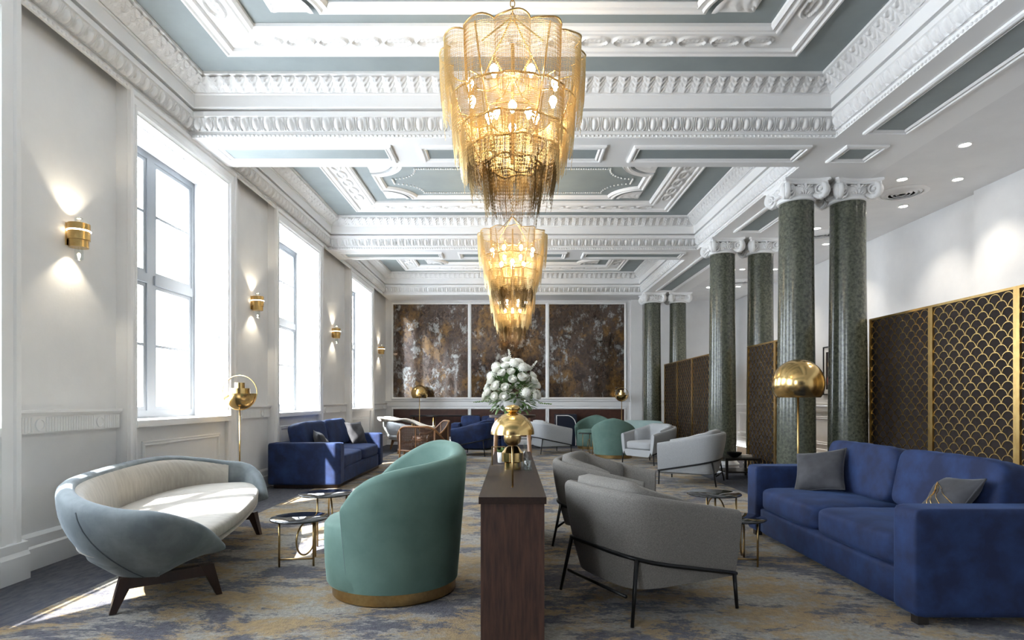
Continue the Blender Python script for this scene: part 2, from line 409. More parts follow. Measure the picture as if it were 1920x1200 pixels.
# window bays
def frame_prof(w, h):     # stepped picture-frame moulding
    return [(0, 0), (0, h*.55), (w*.15, h), (w*.3, h), (w*.36, h*.7), (w*.55, h*.7), (w*.62, h*.9), (w*.8, h*.9), (w*.9, h*.35), (w, h*.3), (w, 0)]
def rect_path(u0, u1, v0, v1): return [(u0, v0), (u1, v0), (u1, v1), (u0, v1)]
winmesh = {}
for i, (a, b) in enumerate(BAYS):
    o0, o1 = a+CAL, b-CAS
    for nm, args in (('bay_jamb', (-3.96, XB, a, o0, 0, TOP)), ('bay_jamb', (-3.96, XB, o1, b, 0, TOP)),
                     ('bay_lintel', (-3.96, XB, o0, o1, ZT, TOP)), ('bay_apron', (-3.96, XB-.02, o0, o1, 0, ZS-.06))):
        wbox(nm, wl, M['plaster'], *args)
    if i == 0: continue
    wn = struct('window_%d' % i)
    L = lambda x, y, z: (XB+z, x, y)       # wall-plane frame: x->Y, y->Z, z->into room
    # casing up, across and down
    kx = lambda x, y, z: L(x if x > o0 else o0-(o0-x)*.45, y, z)
    MB(xf=kx).sweep([(o1, .0), (o1, ZT), (o0, ZT), (o0, .0)], [(-.21, 0), (-.21, .03), (-.19, .045), (-.15, .045), (-.14, .03), (-.08, .03), (-.07, .04), (-.035, .04), (-.015, .02), (0, .02), (0, 0)]).build('casing', M['white'], wn)
    # plinth of the bay
    MB().sweep([(XB, o0-.01), (XB, a), (XW, a)][::1] if False else [(XB, b), (XB, o1-.01)], [(0, 0), (.07, 0), (.07, .17), (.055, .2), (.055, .26), (0, .275)]).build('plinth_block', M['white'], wn)
    MB().sweep([(XB, o0+.01), (XB, a)], [(0, 0), (.07, 0), (.07, .17), (.055, .2), (.055, .26), (0, .275)]).build('plinth_block', M['white'], wn)
    MB(xf=lambda x, y, z: (XB-.02+z, x, y)).sweep([(o0, .0), (o1, .0)], [(0,0),(0,.03),(.2,.03),(.24,.015),(.24,0)]).build('skirting', M['white'], wn)
    # apron panel and sill
    MB(xf=lambda x, y, z: (XB-.02+z, x, y)).sweep(rect_path(o0+.14, o1-.14, .36, ZS-.2), frame_prof(.05, .018), True).build('apron_panel', M['white'], wn)
    MB().box(-3.9, XB+.05, o0-.02, o1+.02, ZS-.06, ZS).build('window_sill', M['white'], wn)
    # sash frame: outer rails, mullion, transom, glazing bars
    XS = -3.86; t = .014
    def bar(nm, y0, y1, z0, z1, d=t): wbox(nm, wn, M['sash'], XS-d, XS+d, y0, y1, z0, z1)
    bar('frame_stile', o0, o0+.07, ZS, ZT); bar('frame_stile', o1-.07, o1, ZS, ZT)
    bar('frame_rail', o0+.07, o1-.07, ZS, ZS+.08); bar('frame_rail', o0+.07, o1-.07, ZT-.07, ZT)
    ym = (o0+o1)/2; zm = 2.53
    bar('mullion', ym-.065, ym+.065, ZS+.08, ZT-.07, .018)
    for s_, (p, q) in enumerate(((o0+.07, ym-.065), (ym+.065, o1-.07))):
        bar('transom', p, q, zm-.05, zm+.05, .03)
        for zb, z0, z1 in ((1.83, ZS+.08, zm-.05), (3.22, zm+.05, ZT-.07)):
            # casement of this quarter
            for (y0, y1, zz0, zz1) in ((p, p+.05, z0, z1), (q-.05, q, z0, z1), (p+.05, q-.05, z0, z0+.04), (p+.05, q-.05, z1-.04, z1)):
                wbox('casement', wn, M['sash'], XS-.010, XS+.009, y0, y1, zz0, zz1)
            wbox('glazing_bar', wn, M['sash'], XS-.009, XS+.012, p+.05, q-.05, zb-.014, zb+.014)
            for zz0, zz1 in ((z0+.04, zb-.014), (zb+.014, z1-.04)):
                wbox('pane', wn, M['glass'], XS-.004, XS, p+.05, q-.05, zz0, zz1)
    # shutter panels on the far reveal, soffit panels
    for z0, z1 in ((ZS+.12, 2.3), (2.42, 3.28), (3.4, 3.76)):
        MB(xf=lambda x, y, z: (x, o1-z, y)).sweep(rect_path(-3.76, -3.55, z0, z1), frame_prof(.035, .014), True).build('shutter_panel', M['white'], wn)
    for y0, y1 in ((o0+.15, ym-.08), (ym+.08, o1-.15)):
        MB(xf=lambda x, y, z: (x, y, ZT-z)).sweep(rect_path(-3.76, -3.55, y0, y1)[::-1], [(-d, z) for d, z in frame_prof(.03, .012)], True).build('soffit_panel', M['white'], wn)

# ---- back wall
wb = struct('wall_back')
MB().box(-3.96, XR+.3, YB, YB+.2, 0, TOP).build('wall_section', M['plaster'], wb)
BP = lambda x, y, z: (x, YB-z, y)
PX = [(-3.34, -1.25), (-1.15, .925), (1.03, 3.13)]
for x0, x1 in PX:
    MB(xf=BP).sweep(rect_path(x0-.055, x1+.055, 1.27, 3.985), [(0,0),(0,.05),(.02,.06),(.04,.05),(.055,.03),(.055,0)], True).build('panel_frame', M['white'], wb)
    MB(xf=BP).box(x0, x1, 1.325, 3.93, .002, .016).build('patina_panel', M['patina'], wb)
    MB(xf=BP).sweep(rect_path(x0-.05, x1+.05, .17, 1.04), [(0,0),(0,.035),(.03,.045),(.05,.02),(.05,0)], True).build('dado_frame', M['white'], wb)
    MB(xf=BP).box(x0, x1, .22, .99, .002, .014).build('dado_panel', M['brownleather'], wb)
MB(xf=lambda x, y, z: (x, YB-y, z)).sweep([(XR, 0), (XW, 0)][::-1], [(0, 1.08), (.03, 1.08), (.03, 1.2), (.06, 1.22), (.06, 1.245), (0, 1.245)]).build('chair_rail', M['white'], wb)
MB(xf=lambda x, y, z: (x, YB-y, z)).sweep([(XW, 0), (XR, 0)], [(0, 0), (.045, 0), (.045, .1), (.02, .13), (0, .13)]).build('skirting', M['white'], wb)
# pilaster at the corner of the back wall beside the columns
MB().box(3.3, 3.62, YB-.1, YB, 0, SOF).build('pilaster', M['plaster'], wb)

# ---- right wall with a shallow projecting pier
wr = struct('wall_right')
MB().box(XR+.1, XR+.3, YR, YB, 0, TOP).build('wall_section', M['plaster'], wr)
MB().box(XR-.0, XR+.1, YR, 8.05, 0, TOP).build('wall_pier', M['plaster'], wr)
RX = lambda x, y, z: (XR+.1-y, x, z)
MB(xf=RX).sweep([(8.05, 0), (YB, 0)], [(0, 1.02), (.03, 1.02), (.03, 1.12), (.06, 1.15), (.06, 1.18), (0, 1.18)]).build('chair_rail', M['white'], wr)
MB(xf=RX).sweep([(8.05, 0), (YB, 0)], [(0, 0), (.045, 0), (.045, .15), (.02, .19), (.02, .25), (0, .26)]).build('skirting', M['white'], wr)
for k in range(5):
    y0 = 8.4+k*1.7
    MB(xf=lambda x, y, z: (XR+.1-z, x, y)).sweep(rect_path(y0, y0+1.45, .36, .92)[::-1], [(-d, z) for d, z in frame_prof(.05, .02)], True).build('dado_panel', M['white'], wr)
# ---- wall behind the camera
wq = struct('wall_rear')
MB().box(-3.96, XR+.3, YR-.2, YR, 0, TOP).build('wall_section', M['plaster'], wq)
MB().box(-3.4, 2.1, YR, YR+.06, 0, 3.9).build('dark_reflection_panel', M['navy'], wq)  # unseen navy panels, added to give the patina mirrors dark reflections
MB().box(2.35, 3.45, YR, YR+.06, 0, 2.5).build('dark_reflection_panel', M['navy'], wq)

# ---- ceiling: plates, beams, cornices, relief
ce = struct('ceiling')
P0, BW = 6.44, .75             # first beam front, beam width
PER = 4.78
beams = [P0+PER*k for k in range(-2, 3)]    # -3.12, 1.66, 6.44, 11.22, 16.0
MB().box(-3.96, XR+.3, YR-.2, YB+.2, 4.60, 4.70).build('ceiling_plate', M['ceilblue'], ce)
WB = 3.46                       # half width of the nave between cornices
bm_objs = []
for k, yb in enumerate(beams):
    y1 = yb+BW if k < 4 else YB
    bm_objs.append(MB().box(-WB, WB, max(yb, YR), y1, SOF, 4.6).build('beam', M['white'], ce))
long_b = MB().box(WB, 4.5, YR, YB, SOF, 4.6).build('beam', M['white'], ce)
ais = MB().box(4.5, XR+.1, YR, YB, SOF+.0, 4.6).build('aisle_ceiling', M['plaster'], ce)
# painted soffit panels with mouldings
def soffit_panel(x0, x1, y0, y1, fw=.085):
    xf = lambda x, y, z: (x, y, SOF-z)
    MB(xf=xf).box(x0, x1, y0, y1, .001, .006).build('painted_panel', M['ceilblue'], ce)
    MB(xf=xf).sweep(rect_path(x0-fw, x1+fw, y0-fw, y1+fw), [(0,0),(0,.02),(fw*.2,.03),(fw*.4,.03),(fw*.5,.016),(fw*.75,.016),(fw*.8,.024),(fw,.01),(fw,0)], True).build('panel_moulding', M['white'], ce)
for k, yb in enumerate(beams):
    if k < 2 or k > 3: continue
    for x0, x1 in ((-3.2, -1.42), (-.95, .95), (1.42, 3.2)): soffit_panel(x0, x1, yb+.24, yb+.51)
for y0, y1 in ((3.0, 6.21), (6.67, 6.96), (8.55, 9.9), (11.4, 15.3)): soffit_panel(3.74, 4.04, y0, y1)

# cornice profile: (distance from the beam face, z)
CP = [(0, SOF), (.025, SOF), (.025, 4.075), (.012, 4.085), (.012, 4.11), (.03, 4.115), (.09, 4.225), (.105, 4.235), (.105, 4.285), (.045, 4.290), (.045, 4.308),
      (.115, 4.312), (.12, 4.325), (.12, 4.445), (.14, 4.452), (.14, 4.465), (.20, 4.50), (.275, 4.565), (.30, 4.575), (.30, 4.60), (0, 4.60)]
EG = ((.03, 4.115), (.09, 4.225)); LF = ((.14, 4.465), (.275, 4.568)); BD = ((.026, 4.05), (.026, 4.075))
def eggf(u, v):
    # ovoid inside a rounded collar
    vv = v*1.0+.08
    r = math.sqrt((u/.50)**2+(vv/.92)**2)
    e = .040*math.sqrt(max(0, 1-min(1, r)**2))
    r2 = math.sqrt((u/.80)**2+(max(-2, (vv if vv < .3 else .3+(vv-.3)*.2))/1.12)**2)
    ring = .034*math.exp(-((r2-.93)/.09)**2)
    dart = .024*math.exp(-((abs(u)-1)/.07)**2)*(v > -.95)
    return .002+max(e, ring, dart)
def leaff(u, v):
    lobe = .030*(1-abs(u)**3)*(.5+.5*math.cos(10*(v-.9*abs(u))))*(.5+.5*sstep(-1, .6, v))
    return .003+lobe+.016*math.exp(-(u/.14)**2)+.010*sstep(.5, 1, v)*(1-u*u)
def ovalf(u, v):
    r = math.sqrt((u/.93)**2+(v/.86)**2)
    ring = .030*math.exp(-((r-.9)/.085)**2)
    spr = .014*math.exp(-(v/.10)**2)*(abs(u) < .62) + .014*math.exp(-((abs(v)-.18-.10*math.sin(u*18))/.09)**2)*(abs(u) < .55)*(.5+.5*math.sin(u*22))
    return .001+max(ring, spr*(r < .8))
def plaqf(u, v):
    a = .5+.5*math.sin(u*8+2.2*math.sin(v*7)); b_ = .5+.5*math.sin(v*9-2*math.sin(u*6))
    e = sstep(1.0, .8, max(abs(u), abs(v)))
    return .002+.022*a*b_*e
egg_me = hfield('egg', M['relief'], .124, .128, 16, 14, eggf)
leaf_me = hfield('acanthus_leaf', M['relief'], .128, .168, 10, 12, leaff)
oval_me = hfield('oval_relief', M['relief'], .295, .17, 26, 16, ovalf)
Zv = Vector((0, 0, 1))
def run_units(parent, nm, me, A, B, N, seg, pitch, join=None):
    """relief units along the side A->B of a coffer with inward normal N, lying on profile segment seg"""
    (d0, z0), (d1, z1) = seg
    A = Vector((*A, 0)); B = Vector((*B, 0)); N = Vector((*N, 0))
    v = (N*(d1-d0)+Zv*(z1-z0)).normalized(); u = Zv.cross(N); n = u.cross(v)
    dc, zc = (d0+d1)/2, (z0+z1)/2
    t = (B-A).normalized(); L = (B-A).length-2*dc; cnt = max(1, round(L/pitch)); st = L/cnt
    for k in range(cnt):
        c = A+t*(dc+(k+.5)*st)+N*dc+Zv*zc
        uu = u*(st/pitch)
        mt = basis(c, uu, v, n)
        if join is None: put(nm, me, parent, mat=mt)
        else:
            o = len(join.v)
            join.v += [tuple(mt @ x.co) for x in me.vertices]; join.f += [tuple(i+o for i in p.vertices) for p in me.polygons]
def frame_units(parent, me, x0, x1, y0, y1, z, pitch, join=None, far=True):
    """oval relief units along the centre line of a ceiling frame"""
    for (ax, ay, bx, by) in ((x0, y1, x1, y1), (x0, y0, x0, y1), (x1, y0, x1, y1)):
        A = Vector((ax+(.1 if ay == by else 0), ay, z)); B = Vector((bx-(.1 if ay == by else 0), by, z)); L = (B-A).length; t = (B-A).normalized()
        cnt = int(L/pitch); st = L/cnt
        for k in range(0, cnt-(0 if ay == by else 1)):
            c = A+t*((k+.5)*st); u = t*(st/pitch); n = -Zv; v = n.cross(t)
            mt = basis(c, u, v, n)
            if join is None: put('oval_relief', me, parent, mat=mt)
            else:
                o = len(join.v)
                join.v += [tuple(mt @ x.co) for x in me.vertices]; join.f += [tuple(i+o for i in p.vertices) for p in me.polygons]
def arc(cx, cy, r, a0, a1, n): return [(cx+r*math.cos(lerp(a0, a1, k/n)), cy+r*math.sin(lerp(a0, a1, k/n))) for k in range(n+1)]
for k in range(0, 4):
    y0, y1 = beams[k]+BW, beams[k+1]
    if k == 0: y0 = YR
    path = [(-WB, y0), (WB, y0), (WB, y1), (-WB, y1)]
    co = MB().sweep(path, CP, True).build('cornice', M['white'], ce)
    if k == 0: continue
    near = k in (1, 2)
    jb = None if near else MB()
    ys = y0+ (.8 if k == 1 else 0)
    for (A, B, N) in (((-WB, y1), (WB, y1), (0, -1)), ((-WB, ys), (-WB, y1), (1, 0)), ((WB, ys), (WB, y1), (-1, 0))):
        run_units(co, 'egg', egg_me, A, B, N, EG, .124, jb)
        run_units(co, 'acanthus_leaf', leaf_me, A, B, N, LF, .128, jb)
        # bead course under the eggs
        bj = MB(); L = math.dist(A, B); n = int(L/.045)
        for q in range(n):
            t = (q+.5)/n; x = lerp(A[0], B[0], t)+N[0]*.026; y = lerp(A[1], B[1], t)+N[1]*.026
            bj.lathe([(.004, -.014), (.016, -.006), (.016, .006), (.004, .014)], 5, (x, y, 4.062))
        if k < 3: bj.build('bead_course', M['relief'], co, kind='stuff', smooth=True)
    if jb: jb.build('relief_course', M['relief'], co, kind='stuff', smooth=True)
    # relief frame of ovals on the painted field
    cy = (beams[k]+BW+beams[k+1])/2; Zc = 4.60
    xf = lambda x, y, z: (x, y, Zc-z)
    HX, HY, FW = 2.74, 1.37, .44
    fr = MB(xf=xf).sweep(rect_path(-HX, HX, cy-HY, cy+HY), [(0,0),(0,.05),(.025,.06),(.04,.045),(.06,.045),(.075,.055),(.095,.055),(.105,.025),(FW-.115,.025),(FW-.105,.05),(FW-.08,.05),(FW-.065,.04),(FW-.04,.04),(FW-.025,.05),(FW,.03),(FW,0)], True).build('relief_frame', M['white'], ce)
    jf = None if near else MB()
    m_ = .22
    frame_units(fr, oval_me, -HX+m_, HX-m_, cy-HY+m_, cy+HY-m_, Zc-.025, .295, jf)
    if jf: jf.build('oval_reliefs', M['relief'], fr, kind='stuff', smooth=True)
    # inner panel with incurved corners
    IX, IY, R = 2.08, .76, .42
    def notch(ix, iy, r):
        return arc(-ix, cy-iy, r, PI/2, 0, 10)+arc(ix, cy-iy, r, PI, PI/2, 10)+arc(ix, cy+iy, r, 1.5*PI, PI, 10)+arc(-ix, cy+iy, r, 0, -PI/2, 10)
    inn = MB(xf=xf).sweep(notch(IX, IY, R), [(0,0),(0,.035),(.03,.045),(.05,.03),(.08,.03),(.10,.04),(.12,.01),(.12,0)], True).build('inner_frame', M['white'], ce)
    bead = MB(); pth = notch(IX-.26, IY-.26, R-.02) if k < 3 else []
    if pth:
        pp = pth+[pth[0]]
        for a_, b_ in zip(pp, pp[1:]):
            n = max(1, int(math.dist(a_, b_)/.035))
            for q in range(n):
                t = q/n; bead.lathe([(.006, -.002), (.016, 0), (.012, .014), (.003, .02)], 6, (lerp(a_[0], b_[0], t), lerp(a_[1], b_[1], t), Zc-.02))
        bead.build('bead_outline', M['relief'], inn, kind='stuff', smooth=True)
    for sx in (-1, 1):
        for sy in (-1, 1):
            rr = R-.05
            def pf(u, v):
                return plaqf(u, v)
            mb = MB(); n = 12; vs = []; fs = []
            cx_, cy_ = sx*IX, cy+sy*IY
            for i in range(n+1):
                for j in range(n+1):
                    rad = rr*i/n; an = (PI/2)*j/n
                    x = cx_-sx*rad*math.cos(an); y = cy_-sy*rad*math.sin(an)
                    h = .012+plaqf(2*i/n-1, 2*j/n-1)+(.014 if i >= n-1 else 0)
                    vs.append((x, y, Zc-(h if 0 < i < n+1 else .012)))
            for i in range(n):
                for j in range(n):
                    a_ = i*(n+1)+j; fs.append((a_, a_+1, a_+n+2, a_+n+1))
            mb.add(vs, fs); mb.build('corner_plaque', M['relief'], inn, smooth=True)
# ================================================================== columns
def volute_mesh():
    mb = MB(); P = []; n = 44
    for k in range(n+1):
        t = k/n; a = -PI/2+t*2*PI*2.1; r = lerp(.098, .012, t**.8)
        P.append((r*math.cos(a), r*math.sin(a), .018+.03*t))
    mb.tube(P, lambda t: lerp(.017, .009, t), 7)
    # drum behind the scroll, dished towards the eye
    mb.lathe([(.09, -.05), (.108, -.04), (.110, .005), (.10, .012), (.05, .006), (.024, .03), (.018, .058), (.004, .066)], 20)
    return mb.mesh('volute', M['relief'], smooth=True, ang=60)
def build_column(x, y, label):
    t = thing('marble_column', label, 'column', (x, y, 0), 0, 'green marble columns')
    sh = [(.29, 0), (.29, .06), (.27, .10), (.285, .14), (.25, .18), (.236, .2)]
    MB().lathe(sh, 32).build('base', M['white'], t, ang=35)
    MB().lathe([(.236-.026*sstep(0, 1, k/10), lerp(.2, 3.79, k/10)) for k in range(11)], 40).build('shaft', M['marble'], t, ang=60)
    MB().lathe([(.212, 3.79), (.232, 3.80), (.232, 3.825), (.21, 3.835), (.235, 3.86), (.25, 3.9), (.235, 3.96), (.2, 3.965)], 32).build('echinus', M['relief'], t, ang=35)
    ab = MB(); pts = []
    for k in range(4):
        a = k*PI/2; ca, sa = math.cos(a), math.sin(a)
        for q in range(7):
            u = lerp(-.29, .29, q/6)*(.94 if q in (0, 6) else 1); v = -.30+.055*math.cos(lerp(-1, 1, q/6)*PI/2)
            pts.append((u*ca-v*sa, u*sa+v*ca))
    ab.rings([[(p[0]*s_, p[1]*s_, z) for p in pts] for s_, z in ((.95, 3.975), (.95, 4.0), (1.0, 4.01), (1.03, 4.025), (1.03, SOF-.001))])
    ab.build('abacus', M['relief'], t)
    vm = VOL
    for k in range(4):
        for s_ in (-1, 1):
            a = k*PI/2; R3 = Matrix.Rotation(a, 4, 'Z')
            an = -s_*math.radians(24)
            nrm = Vector((math.sin(an), -math.cos(an), 0)); up = Vector((0, 0, 1)); uu = up.cross(nrm)*1.0
            m = basis(Vector((s_*.205, -.225, 3.905)), uu*(-s_), up, nrm)
            if s_ > 0: m = basis(Vector((s_*.205, -.225, 3.905)), uu, up, nrm)
            put('volute', vm, t, mat=R3 @ m)
        # acanthus sprig between the scrolls
        lf = MB(xf=lambda x, y, z, a=a: ((x*math.cos(a)-y*math.sin(a)), (x*math.sin(a)+y*math.cos(a)), z))
        for q, (px, pz, sz, rot) in enumerate(((0,3.88,.030,0),(-.035,3.872,.026,.5),(.035,3.872,.026,-.5),(-.065,3.86,.022,1),(.065,3.86,.022,-1),(0,3.945,.034,0),(-.04,3.945,.026,.9),(.04,3.945,.026,-.9),(-.015,3.915,.02,.2),(.015,3.915,.02,-.2),(-.08,3.95,.018,1.2),(.08,3.95,.018,-1.2))):
            R = Matrix.Rotation(-rot, 3, 'Y')
            lf.cushion(sz*1.1, .06, sz*2.3, p=2, n=4, c=(px, -.245, pz), rot=R)
        lf.build('acanthus_sprig', M['relief'], t, smooth=True, kind='stuff')
    return t
VOL = volute_mesh()
XC = (3.69, 4.36)
names = {0: ('nearest', ''), 1: ('middle', ''), 2: ('far', '')}
clab = [['green marble column behind the brass dome floor lamp', 'green marble column nearest the scalloped screen, right of the dome lamp'],
        ['green marble column left in the middle pair, behind the light grey armchair', 'green marble column right in the middle pair, rising behind a brass screen'],
        ['green marble column left in the farthest pair near the back wall', 'green marble column right in the farthest pair, partly behind the far screen']]
c0 = None
for i, yc in enumerate((7.84, 10.6, 15.9)):
    for j in range(2):
        if c0 is None: c0 = build_column(XC[0], yc, clab[0][0])
        else: copy_tree(c0, clab[i][j], (XC[j], yc, 0))

# ================================================================== scalloped brass screens
def scallop_mesh(w, pitch, seg=8, t=.007):
    """one brass arch in local xz plane (x along the screen, y depth)"""
    mb = MB(); R = []
    for k in range(seg+1):
        a = PI*k/seg; c, s_ = math.cos(a), math.sin(a)
        ro, ri = w/2, w/2-t
        R.append([(ro*c, -.008, ro*s_*1.05), (ri*c, -.008, ri*s_*1.05), (ri*c, .0, ri*s_*1.05), (ro*c, .0, ro*s_*1.05)])
    mb.rings(R); return mb.mesh('scallop', M['gold'])
def screen(y0, y1, x, h, label, single=True, ncol=7):
    """one leaf standing along Y at x, facing -X; local x runs along +Y mirrored"""
    t = thing('screen_panel', label, 'screen', (x, (y0+y1)/2, 0), -PI/2, 'brass scalloped screens')
    L = y1-y0; fw = .035; hw = L/2
    MB().box(-hw, hw, 0, .03, .02, h).build('backing', M['backing'], t)
    for a, b in ((-hw, -hw+fw), (hw-fw, hw)): MB().box(a, b, -.022, .032, 0, h).build('frame_stile', M['gold'], t)
    for a, b in ((0, .05), (h-.025, h)): MB().box(-hw+fw, hw-fw, -.022, .032, a, b).build('frame_rail', M['gold'], t)
    wi = L-2*fw; w = wi/ncol; pitch = w*.455
    me = scallop_mesh(w, pitch, 10 if single else 5)
    half = None
    z = h-.025-w*.55; row = 0; jb = MB()
    mb = MB(); seg = 6
    hm = {}
    while z > .05:
        off = .5 if row % 2 else 0
        for k in range(ncol+(1 if off else 0)):
            xx = -hw+fw+(k+.5-off)*w
            m2 = me
            if off and k in (0, ncol):       # half arch at the edge
                if k not in hm:
                    q = MB(); R = []
                    for s_ in range(6):
                        a = (PI/2)*s_/5 if k == 0 else PI/2+(PI/2)*s_/5
                        c, sn = math.cos(a), math.sin(a); ro, ri = w/2, w/2-.007
                        R.append([(ro*c, -.008, ro*sn*1.05), (ri*c, -.008, ri*sn*1.05), (ri*c, 0, ri*sn*1.05), (ro*c, 0, ro*sn*1.05)])
                    q.rings(R); hm[k] = q.mesh('scallop', M['gold'])
                m2 = hm[k]
            if single: put('scallop', m2, t, (xx, 0, z))
            else:
                o = len(jb.v); jb.v += [(v.co.x+xx, v.co.y, v.co.z+z) for v in m2.vertices]; jb.f += [tuple(i+o for i in p.vertices) for p in m2.polygons]
        z -= pitch; row += 1
    if jb.v:
        jb.build('scallops', M['gold'], t, kind='stuff')
    return t
sw = 1.145
screen(7.84-sw, 7.84, 4.66, 2.30, 'brass scallop screen beside the near marble columns')
screen(7.84-2*sw, 7.84-sw, 4.66, 2.30, 'brass scallop screen behind the large blue sofa, fully in view')
screen(7.84-3*sw, 7.84-2*sw, 4.66, 2.30, 'brass scallop screen cut by the right edge of the photo', single=False)
for k, y1 in enumerate((10.27, 9.2)):
    screen(y1-1.07, y1, 4.02, 2.16, ['brass scallop screen between middle columns, left leaf', 'brass scallop screen leaf mostly hidden behind the near columns'][k], single=False)
for k in range(4):
    y1 = 15.9-k*1.22
    screen(y1-1.22, y1, 4.02, 2.19, 'brass scallop screen in the far bay, ' + ['farthest leaf', 'second leaf from the back', 'third leaf from the back', 'leaf beside the middle column'][k], single=False)

# ================================================================== seating builders (front is local +X)
def ellplan(a, b, af=None, n=2.0):
    """plan over phi: 0 = back (-X); a back depth, b half length"""
    def P(ph):
        c, s_ = math.cos(ph), math.sin(ph)
        ax = a if c > 0 else (af or a)
        x = -ax*math.copysign(abs(c)**(2/n), c); y = b*math.copysign(abs(s_)**(2/n), s_)
        e = 1e-3
        def q(p):
            c, s_ = math.cos(p), math.sin(p); ax = a if c > 0 else (af or a)
            return -ax*math.copysign(abs(c)**(2/n), c), b*math.copysign(abs(s_)**(2/n), s_)
        x0, y0 = q(ph-e); x1, y1 = q(ph+e); tx, ty = x1-x0, y1-y0; L = math.hypot(tx, ty) or 1
        nx, ny = ty/L, -tx/L
        if nx*x+ny*y < 0: nx, ny = -nx, -ny
        return x, y, nx, ny
    return P
def softprof(h, zb, th, inset, zin, lean=.04, k=2.0, n=7):
    """closed cross-section of an upholstered shell"""
    pr = []; zr = h-th/2
    for i in range(n):
        s_ = i/(n-1); pr.append((-inset*(1-s_)**k, lerp(zb, zr, s_)))
    for i in range(1, 6):
        a = PI*i/6; pr.append((-th/2+th/2*math.cos(a), zr+th/2*math.sin(a)))
    for i in range(4):
        s_ = i/3; pr.append((-th-lean*s_-max(0, inset-th-.02)*0, lerp(zr, max(zin, zb+.01), s_)))
    return pr
def interp(tab, x):
    """smooth curve through (x, value) pairs"""
    if x <= tab[0][0]: return tab[0][1]
    for i in range(len(tab)-1):
        (x0, y0), (x1, y1) = tab[i], tab[i+1]
        if x <= x1:
            def sl(k):
                a, b = tab[max(0, k-1)], tab[min(len(tab)-1, k+1)]; return (b[1]-a[1])/(b[0]-a[0])
            t = (x-x0)/(x1-x0); h = x1-x0; m0, m1 = sl(i)*h, sl(i+1)*h
            return (2*t**3-3*t*t+1)*y0+(t**3-2*t*t+t)*m0+(-2*t**3+3*t*t)*y1+(t**3-t*t)*m1
    return tab[-1][1]
def rng(a, b, n): return [lerp(a, b, i/n) for i in range(n+1)]

